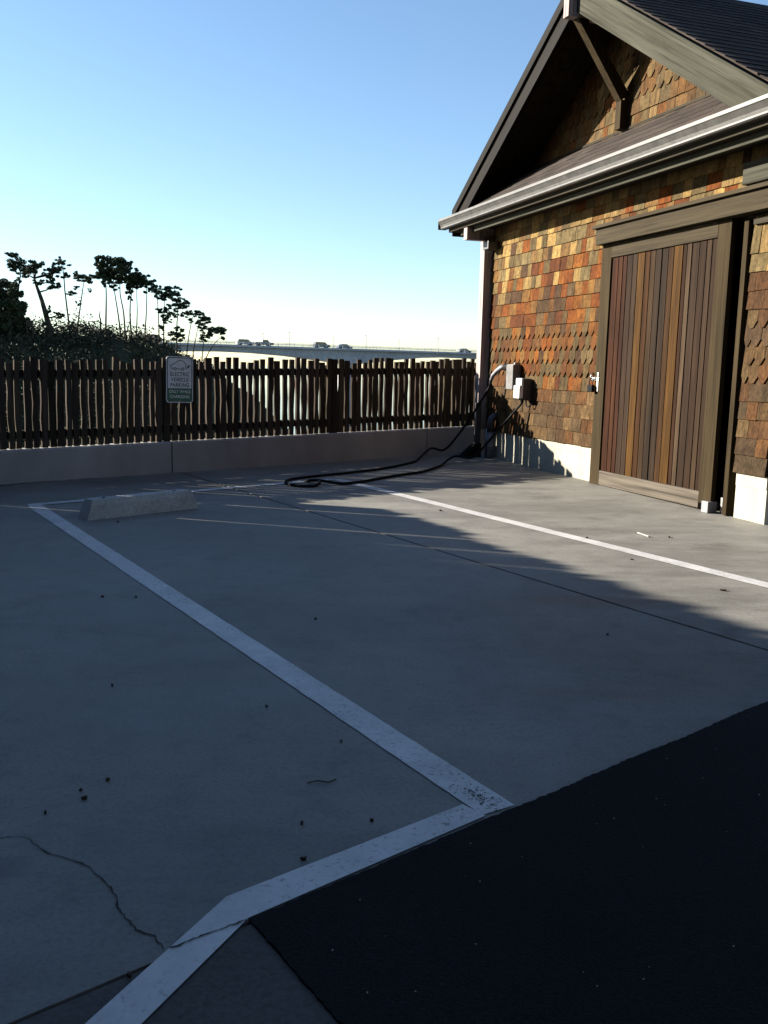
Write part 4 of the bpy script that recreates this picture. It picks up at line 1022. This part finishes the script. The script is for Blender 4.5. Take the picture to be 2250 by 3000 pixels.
pine([(592, 1052), (596, 1010), (600, 975)], [(602, 968, 16, 8), (606, 986, 16, 6), (594, 995, 12, 6), (616, 980, 8, 5)], .08, 97, 'short pine with broken crown before the bridge girder', 119)
pine([(600, 1060), (616, 1025), (634, 1000), (650, 988)], [(636, 968, 22, 8), (650, 974, 12, 6), (656, 991, 9, 3.5), (622, 966, 10, 5)], .07, 96.5, 'leaning pine whose crown reaches out over the bridge', 120)
def house(px0, px1, ytop, ybot, D, label):
    a, b2 = at(px0, ybot, D), at(px1, ybot, D); c = (a + b2) / 2; wd = (b2 - a).length / 2; h = at(px0, ytop, D).z - a.z
    rz = math.atan2(b2.y - a.y, b2.x - a.x); t_ = empty('house', (c.x, c.y, a.z - 1.5), rz); tag(t_, label, 'house')
    MB().box((-wd * .92, 0, 0), (wd * .92, 4, 1.5 + h * .45)).build('wall', MT['housewall'], t_)
    MB().prism([(-.35, 1.5 + h * .42), (4.35, 1.5 + h * .42), (2, 1.5 + h)], 'x', -wd, wd).build('roof', MT['houseroof'], t_)
    for x in (-.5, .15): MB().box((wd * x, -.03, 1.0), (wd * x + wd * .3, .0 - .002, 1.5)).build('window', MT['glass'], t_)
house(262, 294, 962, 975, 104, 'low brown house roof between the snag and the slender pines')
house(388, 450, 977, 996, 105, 'low grey house roof beneath the thin lone pine')
st = empty('notice_board', at(88, 985, 96)); tag(st, 'brown notice board on posts in the brush beside the cypress', 'notice board')
q0 = at(88, 985, 96)
MB().box((-.36, -.03, 1.0), (.36, .03, 1.62)).build('board', MT['bark'], st)
for x in (-.3, .3): MB().box((x - .04, .031, 0), (x + .04, .10, 1.6)).build('post', MT['bark'], st)

# ================================================================ UNSEEN BLOCKERS added out of frame left and behind to shade the lot and cut sky light
def added_blocker(name, label, org, rz, x0, x1, y0, y1, h, ridge, wins):
    t_ = empty(name, org, rz); tag(t_, label, 'building')
    MB().box((x0, y0, -.5), (x1, y1, h)).build('wall', MT['blockerwall'], t_)
    ym = (y0 + y1) / 2
    MB().prism([(y0 - .45, h - .1), (y1 + .45, h - .1), (ym, h + ridge)], 'x', x0 - .4, x1 + .0).build('roof', MT['houseroof'], t_)
    for x, y, z, wd, hh in wins:
        f_ = MB().box((x, y - .04, z), (x + wd, y + .04, z + hh)).build('window', MT['whiteplastic'], t_)
        MB().box((x + .07, y - .05, z + .07), (x + wd - .07, y + .05, z + hh - .07)).build('pane', MT['glass'], f_)
PD = Vector((0.95106, -0.30902, 0)); QD = Vector((0.30902, 0.95106, 0))     # along and across the sun's bearing
wo = PD * -8.3
added_blocker('sun_blocker_wing', 'long dark shingled block added unseen beyond the fence to shade the lot', (wo.x, wo.y, 0), math.atan2(QD.y, QD.x), -9.0, 4.05, 0.0, 6.0, 6.2, 1.6,
     [(-7, 0, 1, 1.2, 1.3), (-4, 0, 1, 1.2, 1.3), (-1, 0, 1, 1.2, 1.3), (-7, 0, 3.4, 1.2, 1.2), (-4, 0, 3.4, 1.2, 1.2), (-1, 0, 3.4, 1.2, 1.2)])
added_blocker('sky_blocker_building', 'two storey dark shingled block added unseen behind the camera to cut sky light', (0, -4.2, 0), 0, -12, 16, -9, 0.0, 8.4, 2.2,
     [(x, 0, z, 1.2, 1.4) for x in (-9, -5, -1, 3, 7, 11) for z in (1.1, 4.2)])

print('shingles', shn, 'objects', len(bpy.data.objects))
